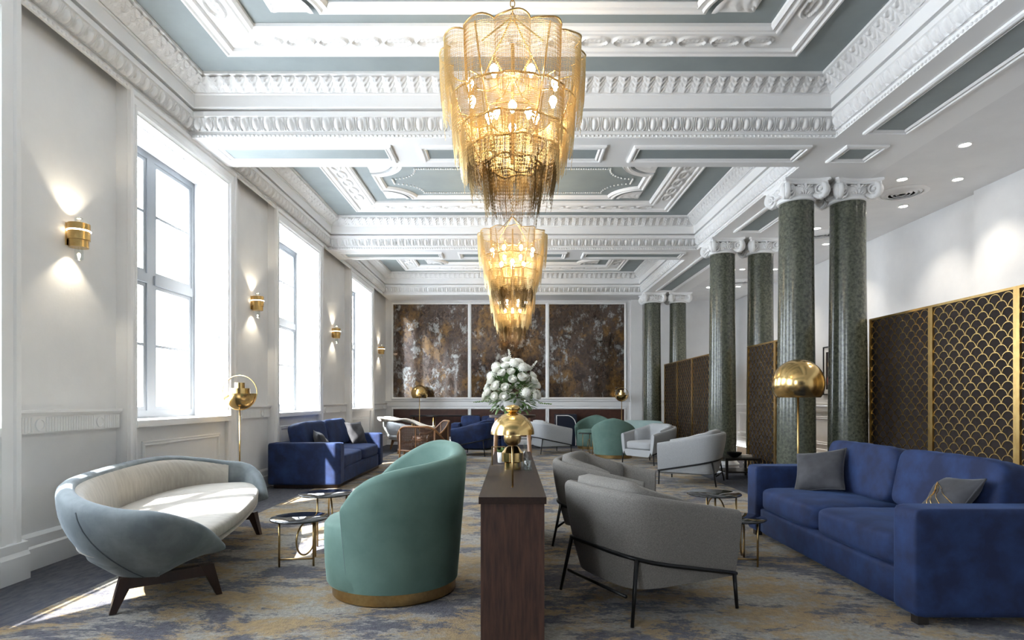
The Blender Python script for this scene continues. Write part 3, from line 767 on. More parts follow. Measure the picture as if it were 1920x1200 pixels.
def curved_sofa(name, label, loc, rz, a=.70, b=1.32, h=.745, tip=.40, velvet='slatevel', seat='creamvel', legs='leg', group=None, cush=True, legh=.19, wrap=124):
    t = thing(name, label, 'sofa', loc, rz, group)
    A = math.radians(wrap)
    P = ellplan(a, b, .42, 2.5)
    def hf(ph):
        u = abs(ph)/A; return tip+(h-tip)*interp([(0, 1), (.28, .98), (.46, .86), (.62, .73), (.75, .64), (.86, .48), (.94, .26), (1, 0)], u)
    def prof(ph):
        u = abs(ph)/A
        return softprof(hf(ph), legh+.02+.06*sstep(.75, 1, u), .10-.02*sstep(.8, 1, u), .26-.08*sstep(.7, 1, u), .30, lean=.05, k=2.2, n=9)
    bs = MB().shell(P, prof, rng(-A, A, 96)).build('back_shell', M[velvet], t, smooth=True, ang=75)
    # seat base
    Pq = ellplan(a, b, .42, 2.5)
    R = []
    for z, ins in ((legh, .36), (legh+.03, .28), (legh+.10, .15), (.33, .10), (.345, .12)):
        R.append([(lambda q, ins: (q[0]-q[2]*ins, q[1]-q[3]*ins, z))(Pq(ph), ins+.17*sstep(1.05, .95, abs(ph)/A)) for ph in rng(-PI, PI-2*PI/56, 55)])
    MB().rings(R).build('seat_base', M[velvet if not cush else seat], t, smooth=True, ang=60)
    R = []
    for z, ins in ((.345, .13), (.36, .10), (.41, .095), (.435, .12), (.445, .2)):
        R.append([(lambda q: (q[0]-q[2]*ins, q[1]-q[3]*ins, z))(Pq(ph)) for ph in rng(-PI, PI-2*PI/56, 55)])
    for f_, z in ((.7, .452), (.35, .455), (.02, .455)): R.append([(x*f_-.08*(1-f_), y*f_, z) for x, y, _ in R[4]])
    MB().rings(R).build('seat_cushion', M[seat], t, smooth=True, ang=60)
    # inner back upholstery in two padded halves, gathered at the middle
    for s_ in (-1, 1):
        def ip(ph):
            u = abs(ph)/A; z1 = hf(ph)-.035
            pk = .045*(1-abs(2*abs(ph)/(A*.62)-1)**3)
            return [(-.095, z1), (-.11-pk*.6, z1-.03), (-.135-pk, lerp(z1, .44, .45)), (-.15-pk*.7, .44), (-.10, .42)]
        MB().shell(P, ip, rng(0, s_*A*.62, 20)).build('back_cushion', M[seat], t, smooth=True, ang=70)
    # piping and side seam
    pp = [(lambda q: (q[0]-q[2]*.012, q[1]-q[3]*.012, hf(ph)-.028))(P(ph)) for ph in rng(-A*.97, A*.97, 60)]
    MB().tube(pp, .005, 6).build('piping', M[velvet], bs, smooth=True)
    for s_ in (-1, 1):
        sm = []
        for k in range(14):
            s2 = k/13; ph = s_*lerp(math.radians(66), math.radians(86), s2**1.3)*1.0
            pr = prof(ph)[:9]; i = (1-s2)*8*.98; i0 = int(i); f_ = i-i0; o = lerp(pr[i0][0], pr[min(8, i0+1)][0], f_); z = lerp(pr[i0][1], pr[min(8, i0+1)][1], f_)
            q = P(ph); sm.append((q[0]+q[2]*(o+.001), q[1]+q[3]*(o+.001), z))
        MB().tube(sm, .004, 5).build('seam', M['seam'], bs, smooth=True)
    # legs: angled pair at each end joined by a stretcher
    for s_ in (-1, 1):
        f0, f1 = Vector((-.24, s_*.785*b, 0)), Vector((.27, s_*.62*b, 0)); d = (f1-f0).normalized()
        st = MB(); q0 = f0+d*.07; q1 = f1-d*.07; w = .026
        nn = Vector((-d.y, d.x, 0))*w
        st.rings([[tuple(p+nn*e+Vector((0, 0, z))) for e, z in ((-1, legh-.055), (1, legh-.055), (1, legh+.01), (-1, legh+.01))] for p in (q0, q1)])
        st.build('stretcher', M[legs], t)
        for e, q in ((-1, q0), (1, q1)):
            foot = q+d*(e*.075)
            lg = MB()
            ring = lambda p, z, ww, ll: [tuple(p+d*(ll*x)+Vector((-d.y, d.x, 0))*(ww*y)+Vector((0, 0, z))) for x, y in ((-1,-1),(1,-1),(1,1),(-1,1))]
            lg.rings([ring(foot, .0, .018, .018), ring(q+d*(e*.0), legh+.015, .03, .04)])
            lg.build('leg', M[legs], t)
    return t

def tub_chair(label, loc, rz, vel='greenvel', s=1.0, h=.86, tip=.56, tab=None):
    t = thing('tub_chair', label, 'armchair', loc, rz, 'green velvet tub chairs')
    MB().lathe([(.395*s, 0), (.40*s, .005), (.40*s, .07), (.39*s, .072)], 48).build('plinth', M['brassdark'], t, ang=40)
    A = math.radians(122)
    P = ellplan(.475*s, .475*s)
    MB().lathe([(.39*s, .072), (.402*s, .09), (.412*s, .2), (.418*s, .36), (.415*s, .45), (.39*s, .48), (.3*s, .495), (.01, .50)], 48, (.035*s, 0, 0)).build('seat', M[vel], t, smooth=True, ang=60)
    def prof(ph):
        u = abs(ph)/A; hh = interp(tab, math.degrees(ph)) if tab else lerp(h, tip, .45*u+.55*sstep(.05, 1.0, u))
        return softprof(hh, .075, .115-.03*u, .062, .40, lean=.05, k=1.1, n=7)
    bs = MB().shell(P, prof, rng(-A, A, 56)).build('back_shell', M[vel], t, smooth=True, ang=70)
    for s_ in (-1, 1):
        ph = s_*(A+.004); pr = prof(s_*A)[:7]; q = P(ph)
        MB().tube([(q[0]+q[2]*(o-.004), q[1]+q[3]*(o-.004), z) for o, z in pr], .004, 5).build('seam', M['seam'], bs, smooth=True)
    return t

def club_chair(label, loc, rz, fab='greyfab', frame='black', s=1.0, group='grey tube-framed armchairs', cushion=True):
    """barrel armchair slung in a dark tube: high back, straight arms, four slim legs"""
    t = thing('lounge_chair', label, 'armchair', loc, rz, group)
    W, D = .43*s, .415*s
    # plan: arms straight to the front, rounded back
    pts = []
    n = 3.2
    def P(u):      # u in -1..1, arm tip to arm tip
        a = abs(u); sg = 1 if u >= 0 else -1
        if a > .6:
            k = (a-.6)/.4; return (lerp(.0, D, k), sg*(W+.0*k), 0, sg)
        ph = a/.6*PI/2; c, sn = math.cos(ph), math.sin(ph)
        x = -D*abs(c)**(2/n); y = sg*W*abs(sn)**(2/n)
        nx, ny = -abs(c)**(2-2/n)/D, sg*abs(sn)**(2-2/n)/W; L = math.hypot(nx, ny) or 1
        return (x, y, nx/L, ny/L)
    def fx(u): return (P(u)[0]+D)/(2*D)
    def hh(u): return lerp(.735, .585, fx(u)**1.1)*s**.5
    def zb(u): return lerp(.165, .185, abs(u))
    def prof(u): return softprof(hh(u), zb(u), .075, .12*(1-.55*abs(u)), .26, lean=.03, k=1.5, n=7)
    MB().shell(P, prof, rng(-1, 1, 60)).build('back_shell', M[fab], t, smooth=True, ang=70)
    # under body
    pl = [P(u) for u in rng(-1, 1, 40)]
    R = []
    for z, ins in ((.15, .17), (.165, .13), (.225, .10), (.28, .09)):
        R.append([(q[0]-q[2]*ins, q[1]-q[3]*ins, z) for q in pl])
    MB().rings(R).build('under_body', M[fab], t, smooth=True, ang=50)
    MB().cushion(.76*s, .68*s, .16, p=6, n=12, puff=.12, c=(.045*s, 0, .36)).build('seat_cushion', M[fab], t, smooth=True)
    if cushion:
        def bp(u):
            z1 = hh(u)+.04*(1-abs(u/.72)**4); w = .085*(1-abs(u/.72)**6)+.02
            return [(-.08, .42), (-.082, z1-.06), (-.09, z1-.015), (-.11-w*.4, z1), (-.10-w, z1-.035), (-.115-w*1.2, .56), (-.10-w, .42)]
        MB().shell(P, bp, rng(-.72, .72, 36)).build('back_cushion', M[fab], t, smooth=True, ang=70)
    # tube sling and legs
    def tz(u): return lerp(.375, .20, fx(u))
    def on(u, e=.008):
        q = P(u); pr = prof(u); z = tz(u); o = 0
        for i in range(6):
            if pr[i][1] <= z <= pr[i+1][1]:
                f_ = (z-pr[i][1])/(pr[i+1][1]-pr[i][1]); o = lerp(pr[i][0], pr[i+1][0], f_)
        return Vector((q[0]+q[2]*(o+e), q[1]+q[3]*(o+e), z))
    MB().tube([on(u) for u in rng(-1, 1, 48)], .012, 8).build('sling_tube', M[frame], t, smooth=True)
    for u in (-.98, .98, -.33, .33):
        p = on(u, .012); q = P(u); sp = .05 if abs(u) < .5 else .02
        MB().tube([tuple(p), (p.x+q[2]*sp-(.03 if abs(u) < .5 else -.0), p.y+q[3]*sp, 0)], lambda k: lerp(.013, .010, k), 8).build('leg', M[frame], t, smooth=True)
    MB().tube([(-.34*s, -.30*s, .145), (-.34*s, .30*s, .145)], .010, 8).build('cross_bar', M[frame], t, smooth=True)
    return t

def box_sofa(label, loc, rz, L, D, arm_h=.645, arm_w=.2, seat_h=.42, back_h=.86, vel='bluevel', plinth=False, group='blue velvet sofas', n=2, lean=12):
    t = thing('sofa', label, 'sofa', loc, rz, group)
    z0 = .05
    for s_ in (-1, 1):
        MB().cushion(D, arm_w, arm_h-z0, p=26, n=12, c=(0, s_*(L/2-arm_w/2), (arm_h+z0)/2)).build('arm', M[vel], t, smooth=True)
    MB().cushion(D-.03, L-2*arm_w+.01, .22, p=26, n=10, c=(-.005, 0, z0+.11)).build('base', M[vel], t, smooth=True)
    MB().cushion(.2, L-2*arm_w+.01, arm_h-z0-.02, p=26, n=10, c=(-D/2+.1, 0, (arm_h+z0)/2-.01)).build('back', M[vel], t, smooth=True)
    w = (L-2*arm_w)/n
    for k in range(n):
        y = -L/2+arm_w+(k+.5)*w
        MB().cushion(D-.26, w-.006, .20, p=7, n=16, puff=.16, c=(.12, y, z0+.31), wr=.003).build('seat_cushion', M[vel], t, smooth=True)
        MB().cushion(.24, w-.01, back_h-.44, p=7, n=16, puff=0, c=(-D/2+.32, y, (back_h+.46)/2), rot=Matrix.Rotation(-math.radians(lean), 3, 'Y'), wr=.004).build('back_cushion', M[vel], t, smooth=True)
    if plinth: MB().box(-D/2+.06, D/2-.06, -L/2+.06, L/2-.06, 0, .055).build('plinth', M['leg'], t)
    else:
        for sx in (-1, 1):
            for sy in (-1, 1): MB().box(sx*(D/2-.07)-.03, sx*(D/2-.07)+.03, sy*(L/2-.07)-.03, sy*(L/2-.07)+.03, 0, .06).build('foot', M['blackwood'], t)
    return t

def side_table(label, loc, rz, r, h, ring_r, group='pairs of smoked glass side tables'):
    t = thing('side_table', label, 'table', loc, rz, group)
    MB().lathe([(r-.003, h-.012), (r, h-.009), (r, h-.003), (r-.003, h)], 48).build('table_top', M['smoke'], t, ang=50)
    q = r*.80
    legs = [(q*math.cos(a), q*math.sin(a)) for a in (math.radians(225), math.radians(315), math.radians(60))]
    for x, y in legs: MB().tube([(x, y, 0), (x, y, h-.012)], .008, 8).build('leg', M['brassdark'], t, smooth=True)
    zb = .055
    MB().tube([(*legs[0], zb), (*legs[1], zb)], .007, 8).build('stretcher', M['brassdark'], t, smooth=True)
    c = Vector(((legs[0][0]+legs[1][0])/2, (legs[0][1]+legs[1][1])/2, 0)); e = Vector((legs[2][0], legs[2][1], 0))
    d = (e-c).normalized(); L = (e-c).length; m = (c+e)/2
    pts = [tuple(m+d*(L/2*math.cos(a))+Vector((0, 0, zb+ring_r+ring_r*math.sin(a)))) for a in rng(0, 2*PI-2*PI/40, 39)]
    MB().tube(pts, .007, 8, closed=True).build('ring', M['brassdark'], t, smooth=True)
    return t

# ---- the seating
curved_sofa('curved_sofa', 'slate velvet curved sofa with cream seat by the near window', (-2.38, 4.65, 0), math.radians(15), a=.72, b=1.43, tip=.36, wrap=140)
box_sofa('blue velvet two-seat sofa against the window wall', (-2.92, 9.82, 0), 0, 2.76, 1.02, plinth=True, vel='bluevel', back_h=.90, arm_h=.64)
box_sofa('large royal blue velvet sofa at the right, before the brass screen', (2.72, 4.47, 0), PI, 2.36, 1.04, back_h=.87)
tub_chair('green velvet tub chair nearest, left of the dark wood console', (-.78, 4.0, 0), math.radians(180), tab=[(-124, .62), (-100, .80), (-65, .94), (-30, .95), (5, .90), (45, .865), (85, .815), (108, .735), (122, .62)])
club_chair('charcoal grey armchair nearest, right of the dark wood console', (.80, 3.78, 0), math.radians(27))
club_chair('charcoal grey armchair behind the nearest grey one', (.80, 5.35, 0), math.radians(-20))
club_chair('light grey armchair turned left, beside the middle column', (2.74, 9.1, 0), math.radians(153), 'ltgreyfab', s=1.08)
club_chair('light grey armchair facing left, behind the other light grey one', (2.75, 11.9, 0), math.radians(215), 'ltgreyfab')
tub_chair('green velvet tub chair at the back facing the room', (2.08, 15.6, 0), math.radians(250))
tub_chair('green velvet tub chair in the distance with its back turned', (2.19, 13.1, 0), math.radians(80))
club_chair('pale blue grey armchair behind the console, turned away to the right', (.85, 14.2, 0), math.radians(20), 'ltgreyfab')
club_chair('blue velvet armchair left of the flower stand, turned away', (-.82, 13.7, 0), math.radians(160), 'bluevel', s=1.05)
box_sofa('small blue velvet sofa by the back wall, behind the blue armchair', (-.80, 15.35, 0), math.radians(-90), 1.45, .85, back_h=.82, n=2, arm_h=.66)
curved_sofa('curved_sofa', 'pale green curved sofa at the back beside the far column', (3.0, 14.65, 0), math.radians(222), a=.45, b=.72, h=.74, tip=.5, velvet='palegreen', seat='palegreen', legs='black')
curved_sofa('curved_sofa', 'grey curved sofa with a cream throw, at the back left', (-2.62, 14.6, 0), math.radians(20), a=.5, b=.75, h=.74, tip=.5, velvet='ltgreyfab', seat='ltgreyfab', legs='honey', legh=.26)
side_table('low smoked glass side table nearest the curved sofa', (-1.63, 4.62, 0), math.radians(8), .218, .345, .125)
side_table('taller smoked glass side table beyond the low one, left', (-1.64, 5.3, 0), math.radians(40), .232, .425, .165)
side_table('smoked glass side table half hidden by the near grey armchair', (1.72, 4.62, 0), math.radians(-8), .215, .345, .125)
side_table('taller smoked glass side table between the grey armchairs and right sofa', (1.77, 5.3, 0), math.radians(30), .232, .425, .165)
side_table('small dark side table between the two far green chairs', (1.72, 13.9, 0), 0, .2, .48, .14)

# throw pillows on the sofas
def throw_pillow(label, loc, rot, sx=.46, sy=.44, th=.16, cord=False, vel='greyvel'):
    t = thing('throw_pillow', label, 'pillow', loc, 0, 'grey throw pillows')
    R = rot.to_3x3()
    cv = MB().pillow(sx, sy, th, rot=R).build('cover', M[vel], t, smooth=True, ang=80)
    rim = []
    def ep(u, v):
        e = .10; x = u*(1-e*(1-abs(v)**2)*abs(u)); y = v*(1-e*(1-abs(u)**2)*abs(v)); q = R @ Vector((x*sx/2, y*sy/2, 0)); return tuple(q)
    for k in range(14): rim.append(ep(lerp(-1, 1, k/14), -1))
    for k in range(14): rim.append(ep(1, lerp(-1, 1, k/14)))
    for k in range(14): rim.append(ep(lerp(1, -1, k/14), 1))
    for k in range(14): rim.append(ep(-1, lerp(1, -1, k/14)))
    MB().tube(rim, .006, 6, closed=True).build('piping', M[vel], cv, smooth=True)
    if cord:
        for k, (u, v) in enumerate(((.9, .15), (.85, .45), (.6, .75), (.2, .85))):
            p = []
            for i in range(9):
                s_ = i/8; x, y = lerp(-.55, u, s_), lerp(-.5, v, s_)
                kk = (1-x*x)**.5*(1-y*y)**.5
                p.append(tuple(R @ Vector((x*sx/2*.95, y*sy/2*.95, th/2*kk+.012*math.sin(5*x+3*y)*kk+.003))))
            MB().tube(p, .0025, 5).build('gold_cord', M['brass'], cv)
    return t
def face_rot(yaw, tilt, roll=0):
    """pillow plane normal towards yaw, leaning back by tilt"""
    return Matrix.Rotation(yaw, 4, 'Z') @ Matrix.Rotation(PI/2-tilt, 4, 'Y') @ Matrix.Rotation(roll, 4, 'Z')
throw_pillow('grey velvet pillow in the far corner of the large blue sofa', (2.62, 5.14, .645), face_rot(math.radians(215), math.radians(30), math.radians(12)), .38, .42)
throw_pillow('grey velvet pillow with gold cords behind the near sofa arm', (2.70, 3.74, .62), face_rot(math.radians(165), math.radians(34), math.radians(6)), .36, .46, cord=True)
throw_pillow('grey pillow at the far end of the left blue sofa', (-2.78, 10.72, .66), face_rot(math.radians(-25), math.radians(22), 0), .42, .42)
throw_pillow('small grey pillow at the near end of the left blue sofa', (-2.84, 8.98, .62), face_rot(math.radians(25), math.radians(30), .1), .36, .42)
throw_pillow('round-edged blue pillow on the small back sofa', (-.45, 15.3, .68), face_rot(math.radians(250), math.radians(30), .3), .45, .45, .2, vel='bluevel')
# cream throw on the back-left sofa
def throwf(u, v): return .02+.035*math.sin(u*5+v*2)*math.cos(v*4)+.03*math.sin(v*7)*u
th = thing('fur_throw', 'cream throw draped over the back-left grey sofa', 'throw', (-2.55, 14.45, .70), math.radians(10))
vs = []; fs = []; n = 22; mb = MB()
for sg in (0, 1):
    for j in range(n+1):
        for i in range(n+1):
            u, v = 2*i/n-1, 2*j/n-1
            x = u*.62+.05*math.sin(v*6); y = v*.34+.04*math.sin(u*7)
            z = .09-.20*sstep(-.3, 1, u)+throwf(u, v)*.9-(.03 if sg else 0)
            vs.append((x, y, z))
for j in range(n):
    for i in range(n):
        a = j*(n+1)+i; fs.append((a, a+1, a+n+2, a+n+1)); b = a+(n+1)**2; fs.append((b+n+1, b+n+2, b+1, b))
rim = [i for i in range(n)]+[n+j*(n+1) for j in range(n)]+[n*(n+1)+n-i for i in range(n)]+[(n-j)*(n+1) for j in range(n)]
for k in range(len(rim)): a, b = rim[k], rim[(k+1) % len(rim)]; fs.append((a, a+(n+1)**2, b+(n+1)**2, b))
mb.add(vs, fs); mb.build('cloth', M['fur'], th, smooth=True)
# ================================================================== console and what stands on it
t = thing('console_table', 'long dark walnut console running away from the camera', 'console', (0, 0, 0))
MB().box(-.172, .172, 3.05, 5.75, .715, .75).build('top', M['walnuttop'], t)
MB().box(-.162, .162, 3.06, 3.09, 0, .715).build('end_panel', M['walnut'], t)
MB().box(-.162, .162, 5.71, 5.74, 0, .715).build('end_panel', M['walnut'], t)
for s_ in (-1, 1): MB().box(min(s_*.162, s_*.145), max(s_*.162, s_*.145), 3.09, 5.71, 0, .715).build('side_panel', M['walnut'], t)

# big mushroom lamp
t = thing('table_lamp', 'brass mushroom table lamp with a wide dome on the console', 'lamp', (0, 4.3, .751))
MB().lathe([(.055, 0), (.06, .004), (.06, .055), (.052, .06)], 24).build('foot', M['brass'], t, ang=40)
MB().lathe([(.052, .06), (.078, .063), (.078, .125), (.072, .13), (.045, .165), (.034, .172)], 28).build('base', M['brass'], t, ang=40)
MB().lathe([(.020, .172), (.020, .30)], 16).build('stem', M['brass'], t, ang=40)
out = [(.155*math.cos(a)+.0, .255+.155*math.sin(a)*1.0) for a in rng(0, math.radians(80), 12)]
inn = [(.152*math.cos(a), .255+.152*math.sin(a)) for a in rng(math.radians(80), 0, 12)]
MB().lathe(out+inn, 40).build('dome_shade', M['brass'], t, ang=60)
MB().lathe([(.012, .405), (.03, .41), (.05, .425), (.055, .44), (.045, .456), (.015, .465)], 24).build('finial', M['brass'], t, ang=60)

# slim lamp in front
t = thing('table_lamp', 'slim lamp with a small brass bowl head on a thin rod, in front', 'lamp', (.0, 3.40, .751))
MB().lathe([(.016, 0), (.016, .005), (.006, .008)], 16).build('foot', M['brassdark'], t, ang=40)
MB().tube([(0, 0, .005), (0, 0, .24)], .0055, 8).build('rod', M['brassdark'], t, smooth=True)
MB(xf=lambda x, y, z: (x, y, z)).lathe([(.006, .238), (.03, .246), (.045, .262), (.05, .285), (.048, .30), (.044, .30), (.03, .27), (.003, .262)], 24).build('bowl_head', M['brassdark'], t, ang=60)

# tray objects: brass box frame, ceramic pot with sprig, bottles, candle
t = thing('glass_bottle', 'clear glass bottle with a narrow neck behind the mushroom lamp', 'bottle', (.092, 4.42, .751))
MB().lathe([(.03, 0), (.036, .008), (.036, .07), (.028, .095), (.011, .12), (.010, .16), (.014, .165)], 20).build('body', M['clear'], t, smooth=True, ang=50)
MB().lathe([(.009, .15), (.012, .165), (.012, .182), (.004, .186)], 12).build('stopper', M['clear'], t, ang=40)
t = thing('glass_jar', 'short clear glass jar on the console right of the lamp', 'jar', (.105, 4.22, .751))
MB().lathe([(.028, 0), (.032, .006), (.032, .075), (.027, .08), (.027, .01), (.003, .008)], 20).build('body', M['clear'], t, smooth=True, ang=50)
t = thing('brass_frame_stand', 'thin square brass frame stand on the console left side', 'ornament', (-.105, 4.55, .751))
for a, b in (((-.05, 0, 0), (-.05, 0, .145)), ((.05, 0, 0), (.05, 0, .145)), ((-.05, 0, .145), (.05, 0, .145)), ((-.05, 0, .004), (.05, 0, .004))):
    MB().tube([a, b], .004, 6).build('rod', M['brassdark'], t)
t = thing('white_pot', 'small white pot with a green sprig on the console', 'pot', (-.085, 4.75, .751))
MB().lathe([(.028, 0), (.032, .004), (.036, .085), (.033, .088), (.03, .07), (.003, .068)], 20).build('pot', M['wht'], t, ang=50)
sp = MB(); random.seed(3)
def leafquad(mb, c, d, L, w, up=Vector((0, 0, 1))):
    d = d.normalized(); s_ = d.cross(up)
    if s_.length < 1e-3: s_ = Vector((1, 0, 0))
    s_.normalize(); n = s_.cross(d)
    p = [c, c+d*L*.35+s_*w, c+d*L*.75+s_*w*.7, c+d*L, c+d*L*.75-s_*w*.7, c+d*L*.35-s_*w]; m1 = c+d*L*.35+n*w*.35; m2 = c+d*L*.75+n*w*.2
    mb.add([tuple(x) for x in p+[m1, m2]], [(0, 1, 6), (1, 2, 7, 6), (2, 3, 7), (3, 4, 7), (4, 5, 6, 7), (5, 0, 6)])
for k in range(16):
    a = random.random()*2*PI; e = random.uniform(.3, 1.2)
    leafquad(sp, Vector((0, 0, .07)), Vector((math.cos(a)*math.cos(e), math.sin(a)*math.cos(e), math.sin(e))), random.uniform(.05, .08), .012)
sp.build('foliage', M['leafg'], t, kind='stuff')
t = thing('black_tray', 'small black tray under the bottles on the console', 'tray', (0, 4.9, .751))
MB().sweep(rect_path(-.12, .12, -.16, .16), [(0, 0), (0, .014), (.008, .014), (.010, .004), (.02, .004), (.02, 0)], True).build('rim', M['black'], t)
MB().box(-.105, .105, -.145, .145, 0, .004).build('base', M['black'], t)

# flower stand, vase, bouquet
FY = 6.2
t = thing('flower_stand', 'tall wooden stand behind the console carrying the flowers', 'stand', (0, FY, 0))
MB().lathe([(.235, 1.06), (.24, 1.065), (.24, 1.085), (.235, 1.09)], 32).build('top', M['leg'], t, ang=40)
for k in range(4):
    a = PI/4+k*PI/2; MB().tube([(.30*math.cos(a), .30*math.sin(a), 0), (.28*math.cos(a)*.8, .28*math.sin(a)*.8, 1.062)], lambda s_: lerp(.013, .02, s_), 8).build('leg', M['honey'], t, smooth=True)
t = thing('flower_vase', 'white two-handled ceramic urn holding the flowers', 'vase', (0, FY, 1.091))
MB().lathe([(.05, 0), (.055, .01), (.04, .03), (.07, .06), (.095, .1), (.10, .14), (.085, .165), (.09, .175), (.08, .172), (.07, .12), (.004, .1)], 28).build('body', M['wht'], t, smooth=True, ang=50)
for s_ in (-1, 1):
    MB().tube([(s_*(.085+.045*math.sin(a)), 0, .10+.05*math.cos(a)) for a in rng(0, PI, 12)], .008, 6).build('handle', M['wht'], t, smooth=True)
t = thing('flower_bouquet', 'large dome of white roses and hydrangeas with green leaves', 'flowers', (0, FY, 1.22))
def rose_mesh(r, seed):
    random.seed(seed); mb = MB()
    mb.lathe([(r*.2, -r*.5), (r*.5, -r*.3), (r*.5, r*.05), (r*.42, r*.35), (r*.25, r*.45), (r*.05, r*.4)], 10)
    for ring, (nn, rr, tilt, hh) in enumerate(((5, 1.0, .3, 1.02), (5, .8, .15, 1.12), (4, .55, .1, 1.15))):
        for k in range(nn):
            a = 2*PI*k/nn+ring*.6+random.uniform(-.1, .1)
            vs = []; fs = []; m = 5
            for j in range(m+1):
                for i in range(m+1):
                    u = 2*i/m-1; v = j/m
                    an = a+u*1.05*(.55+.45*math.sin(v*PI*.8+.3)); rad = r*rr*(.45+.55*math.sin(v*1.9))*(1+.12*tilt*v)
                    z = r*(-.45+hh*1.25*v-.22*v*v*v*(1+tilt))-.12*r*u*u*v
                    vs.append((rad*math.cos(an), rad*math.sin(an), z))
            for j in range(m):
                for i in range(m):
                    b = j*(m+1)+i; fs.append((b, b+1, b+m+2, b+m+1))
            mb.add(vs, fs)
    me = bpy.data.meshes.new('bloom'); me.from_pydata(mb.v, [], mb.f); me.materials.append(M['petal']); me.polygons.foreach_set('use_smooth', [True]*len(me.polygons)); return me
def hyd_mesh(r, seed):
    random.seed(seed); mb = MB()
    for k in range(70):
        z = 1-1.5*(k+.5)/70; a = k*2.39996; q = math.sqrt(max(0, 1-z*z)); p = Vector((q*math.cos(a), q*math.sin(a), z))
        u = p.orthogonal().normalized(); v = p.cross(u); c = p*r; s_ = r*.19
        ra = random.random()*PI; u, v = u*math.cos(ra)+v*math.sin(ra), v*math.cos(ra)-u*math.sin(ra)
        mb.add([tuple(c+u*s_*1.2+p*s_*.2), tuple(c+(u+v)*s_*.3), tuple(c+v*s_*1.2+p*s_*.2), tuple(c+(v-u)*s_*.3), tuple(c-u*s_*1.2+p*s_*.2), tuple(c-(u+v)*s_*.3), tuple(c-v*s_*1.2+p*s_*.2), tuple(c+(u-v)*s_*.3), tuple(c)],
               [(8, 7, 0, 1), (8, 1, 2, 3), (8, 3, 4, 5), (8, 5, 6, 7)])
    mb.lathe([(r*.3, -r*.6), (r*.75, -r*.3), (r*.86, .1*r), (r*.6, r*.6), (r*.05, r*.88)], 10)
    me = bpy.data.meshes.new('bloom'); me.from_pydata(mb.v, [], mb.f); me.materials.append(M['petal']); return me
RM = [rose_mesh(.052, 1), rose_mesh(.045, 2)]; HM = hyd_mesh(.055, 3)
random.seed(12); pos = []
for k in range(2000):
    a = random.uniform(0, 2*PI); e = random.uniform(-.12, 1.45); d = Vector((math.cos(a)*math.cos(e), math.sin(a)*math.cos(e), math.sin(e)))
    p = Vector((d.x*.27, d.y*.25, .08+d.z*.36))*random.uniform(.93, 1.05)
    if all((p-q).length > .088 for q, _ in pos): pos.append((p, d))
    if len(pos) >= 48: break
for k, (p, d) in enumerate(pos):
    me = HM if k % 4 == 0 else RM[k % 2]
    o = put('bloom', me, t, mat=Matrix.Translation(p) @ (d+Vector((0, 0, .25))).to_track_quat('Z', 'Y').to_matrix().to_4x4() @ Matrix.Diagonal((1, 1, 1, 1)))
fo = MB(); random.seed(5)
for k in range(520):
    a = random.uniform(0, 2*PI); e = random.uniform(-.5, 1.4); d = Vector((math.cos(a)*math.cos(e), math.sin(a)*math.cos(e), math.sin(e)))
    p = Vector((d.x*.23, d.y*.21, .07+d.z*.30))*random.uniform(.6, 1.0)
    leafquad(fo, p, d+Vector((random.uniform(-.5, .5), random.uniform(-.5, .5), random.uniform(-.6, .2))), random.uniform(.05, .10), .016)
fo.build('foliage', M['leafg'], t, kind='stuff')
for k, (x, y, z, dx) in enumerate(((-.02, -.05, .42, -.15), (.17, -.06, .33, .8), (-.26, -.1, .02, -1), (.27, -.1, .0, 1))):
    sp = MB(); d = Vector((dx, -.1, 1 if z > .1 else -.1)).normalized(); c = Vector((x, y, z))
    for q in range(26):
        s_ = q/26; a = q*2.4; off = Vector((math.cos(a), math.sin(a)*.6, math.sin(a)*.3))*.014*(1-s_*.6)
        sp.lathe([(.002, -.005), (.008, 0), (.002, .006)], 5, tuple(c+d*.13*s_+off))
    sp.build('flower_spike', M['petal'] if z > .1 else M['leafg'], t, kind='stuff')

# ================================================================== lamps
def globe_lamp(label, loc, R, zc, rz=0):
    """brass two-quarter globe lamp: ring, lower bowl, stacked cylinders"""
    t = thing('floor_lamp', label, 'lamp', loc, rz, 'brass floor lamps')
    MB().lathe([(.13, 0), (.135, .004), (.135, .016), (.01, .022)], 32).build('base', M['brass'], t, ang=40)
    MB().tube([(0, 0, .015), (0, 0, zc-R)], .009, 10).build('pole', M['brassdark'], t, smooth=True)
    MB().tube([(R*math.cos(a), 0, zc+R*math.sin(a)) for a in rng(0, 2*PI-2*PI/48, 47)], .006, 8, closed=True).build('ring', M['brass'], t, smooth=True)
    r = R*.93
    mo = [(r*math.cos(a), zc-.01+r*math.sin(a)) for a in rng(math.radians(-86), 0, 14)]
    MB().lathe(mo+[(x*.985, z) for x, z in mo[::-1]], 40).build('bowl_shade', M['brass'], t, ang=60)
    MB().lathe([(r*.60, zc-.06), (r*.60, zc+.05), (r*.58, zc+.05), (r*.58, zc-.05)], 32).build('cylinder', M['brass'], t, ang=40)
    MB().lathe([(r*.30, zc-.03), (r*.30, zc+.115), (r*.28, zc+.115), (r*.28, zc-.02)], 28).build('cylinder', M['brass'], t, ang=40)
    return t
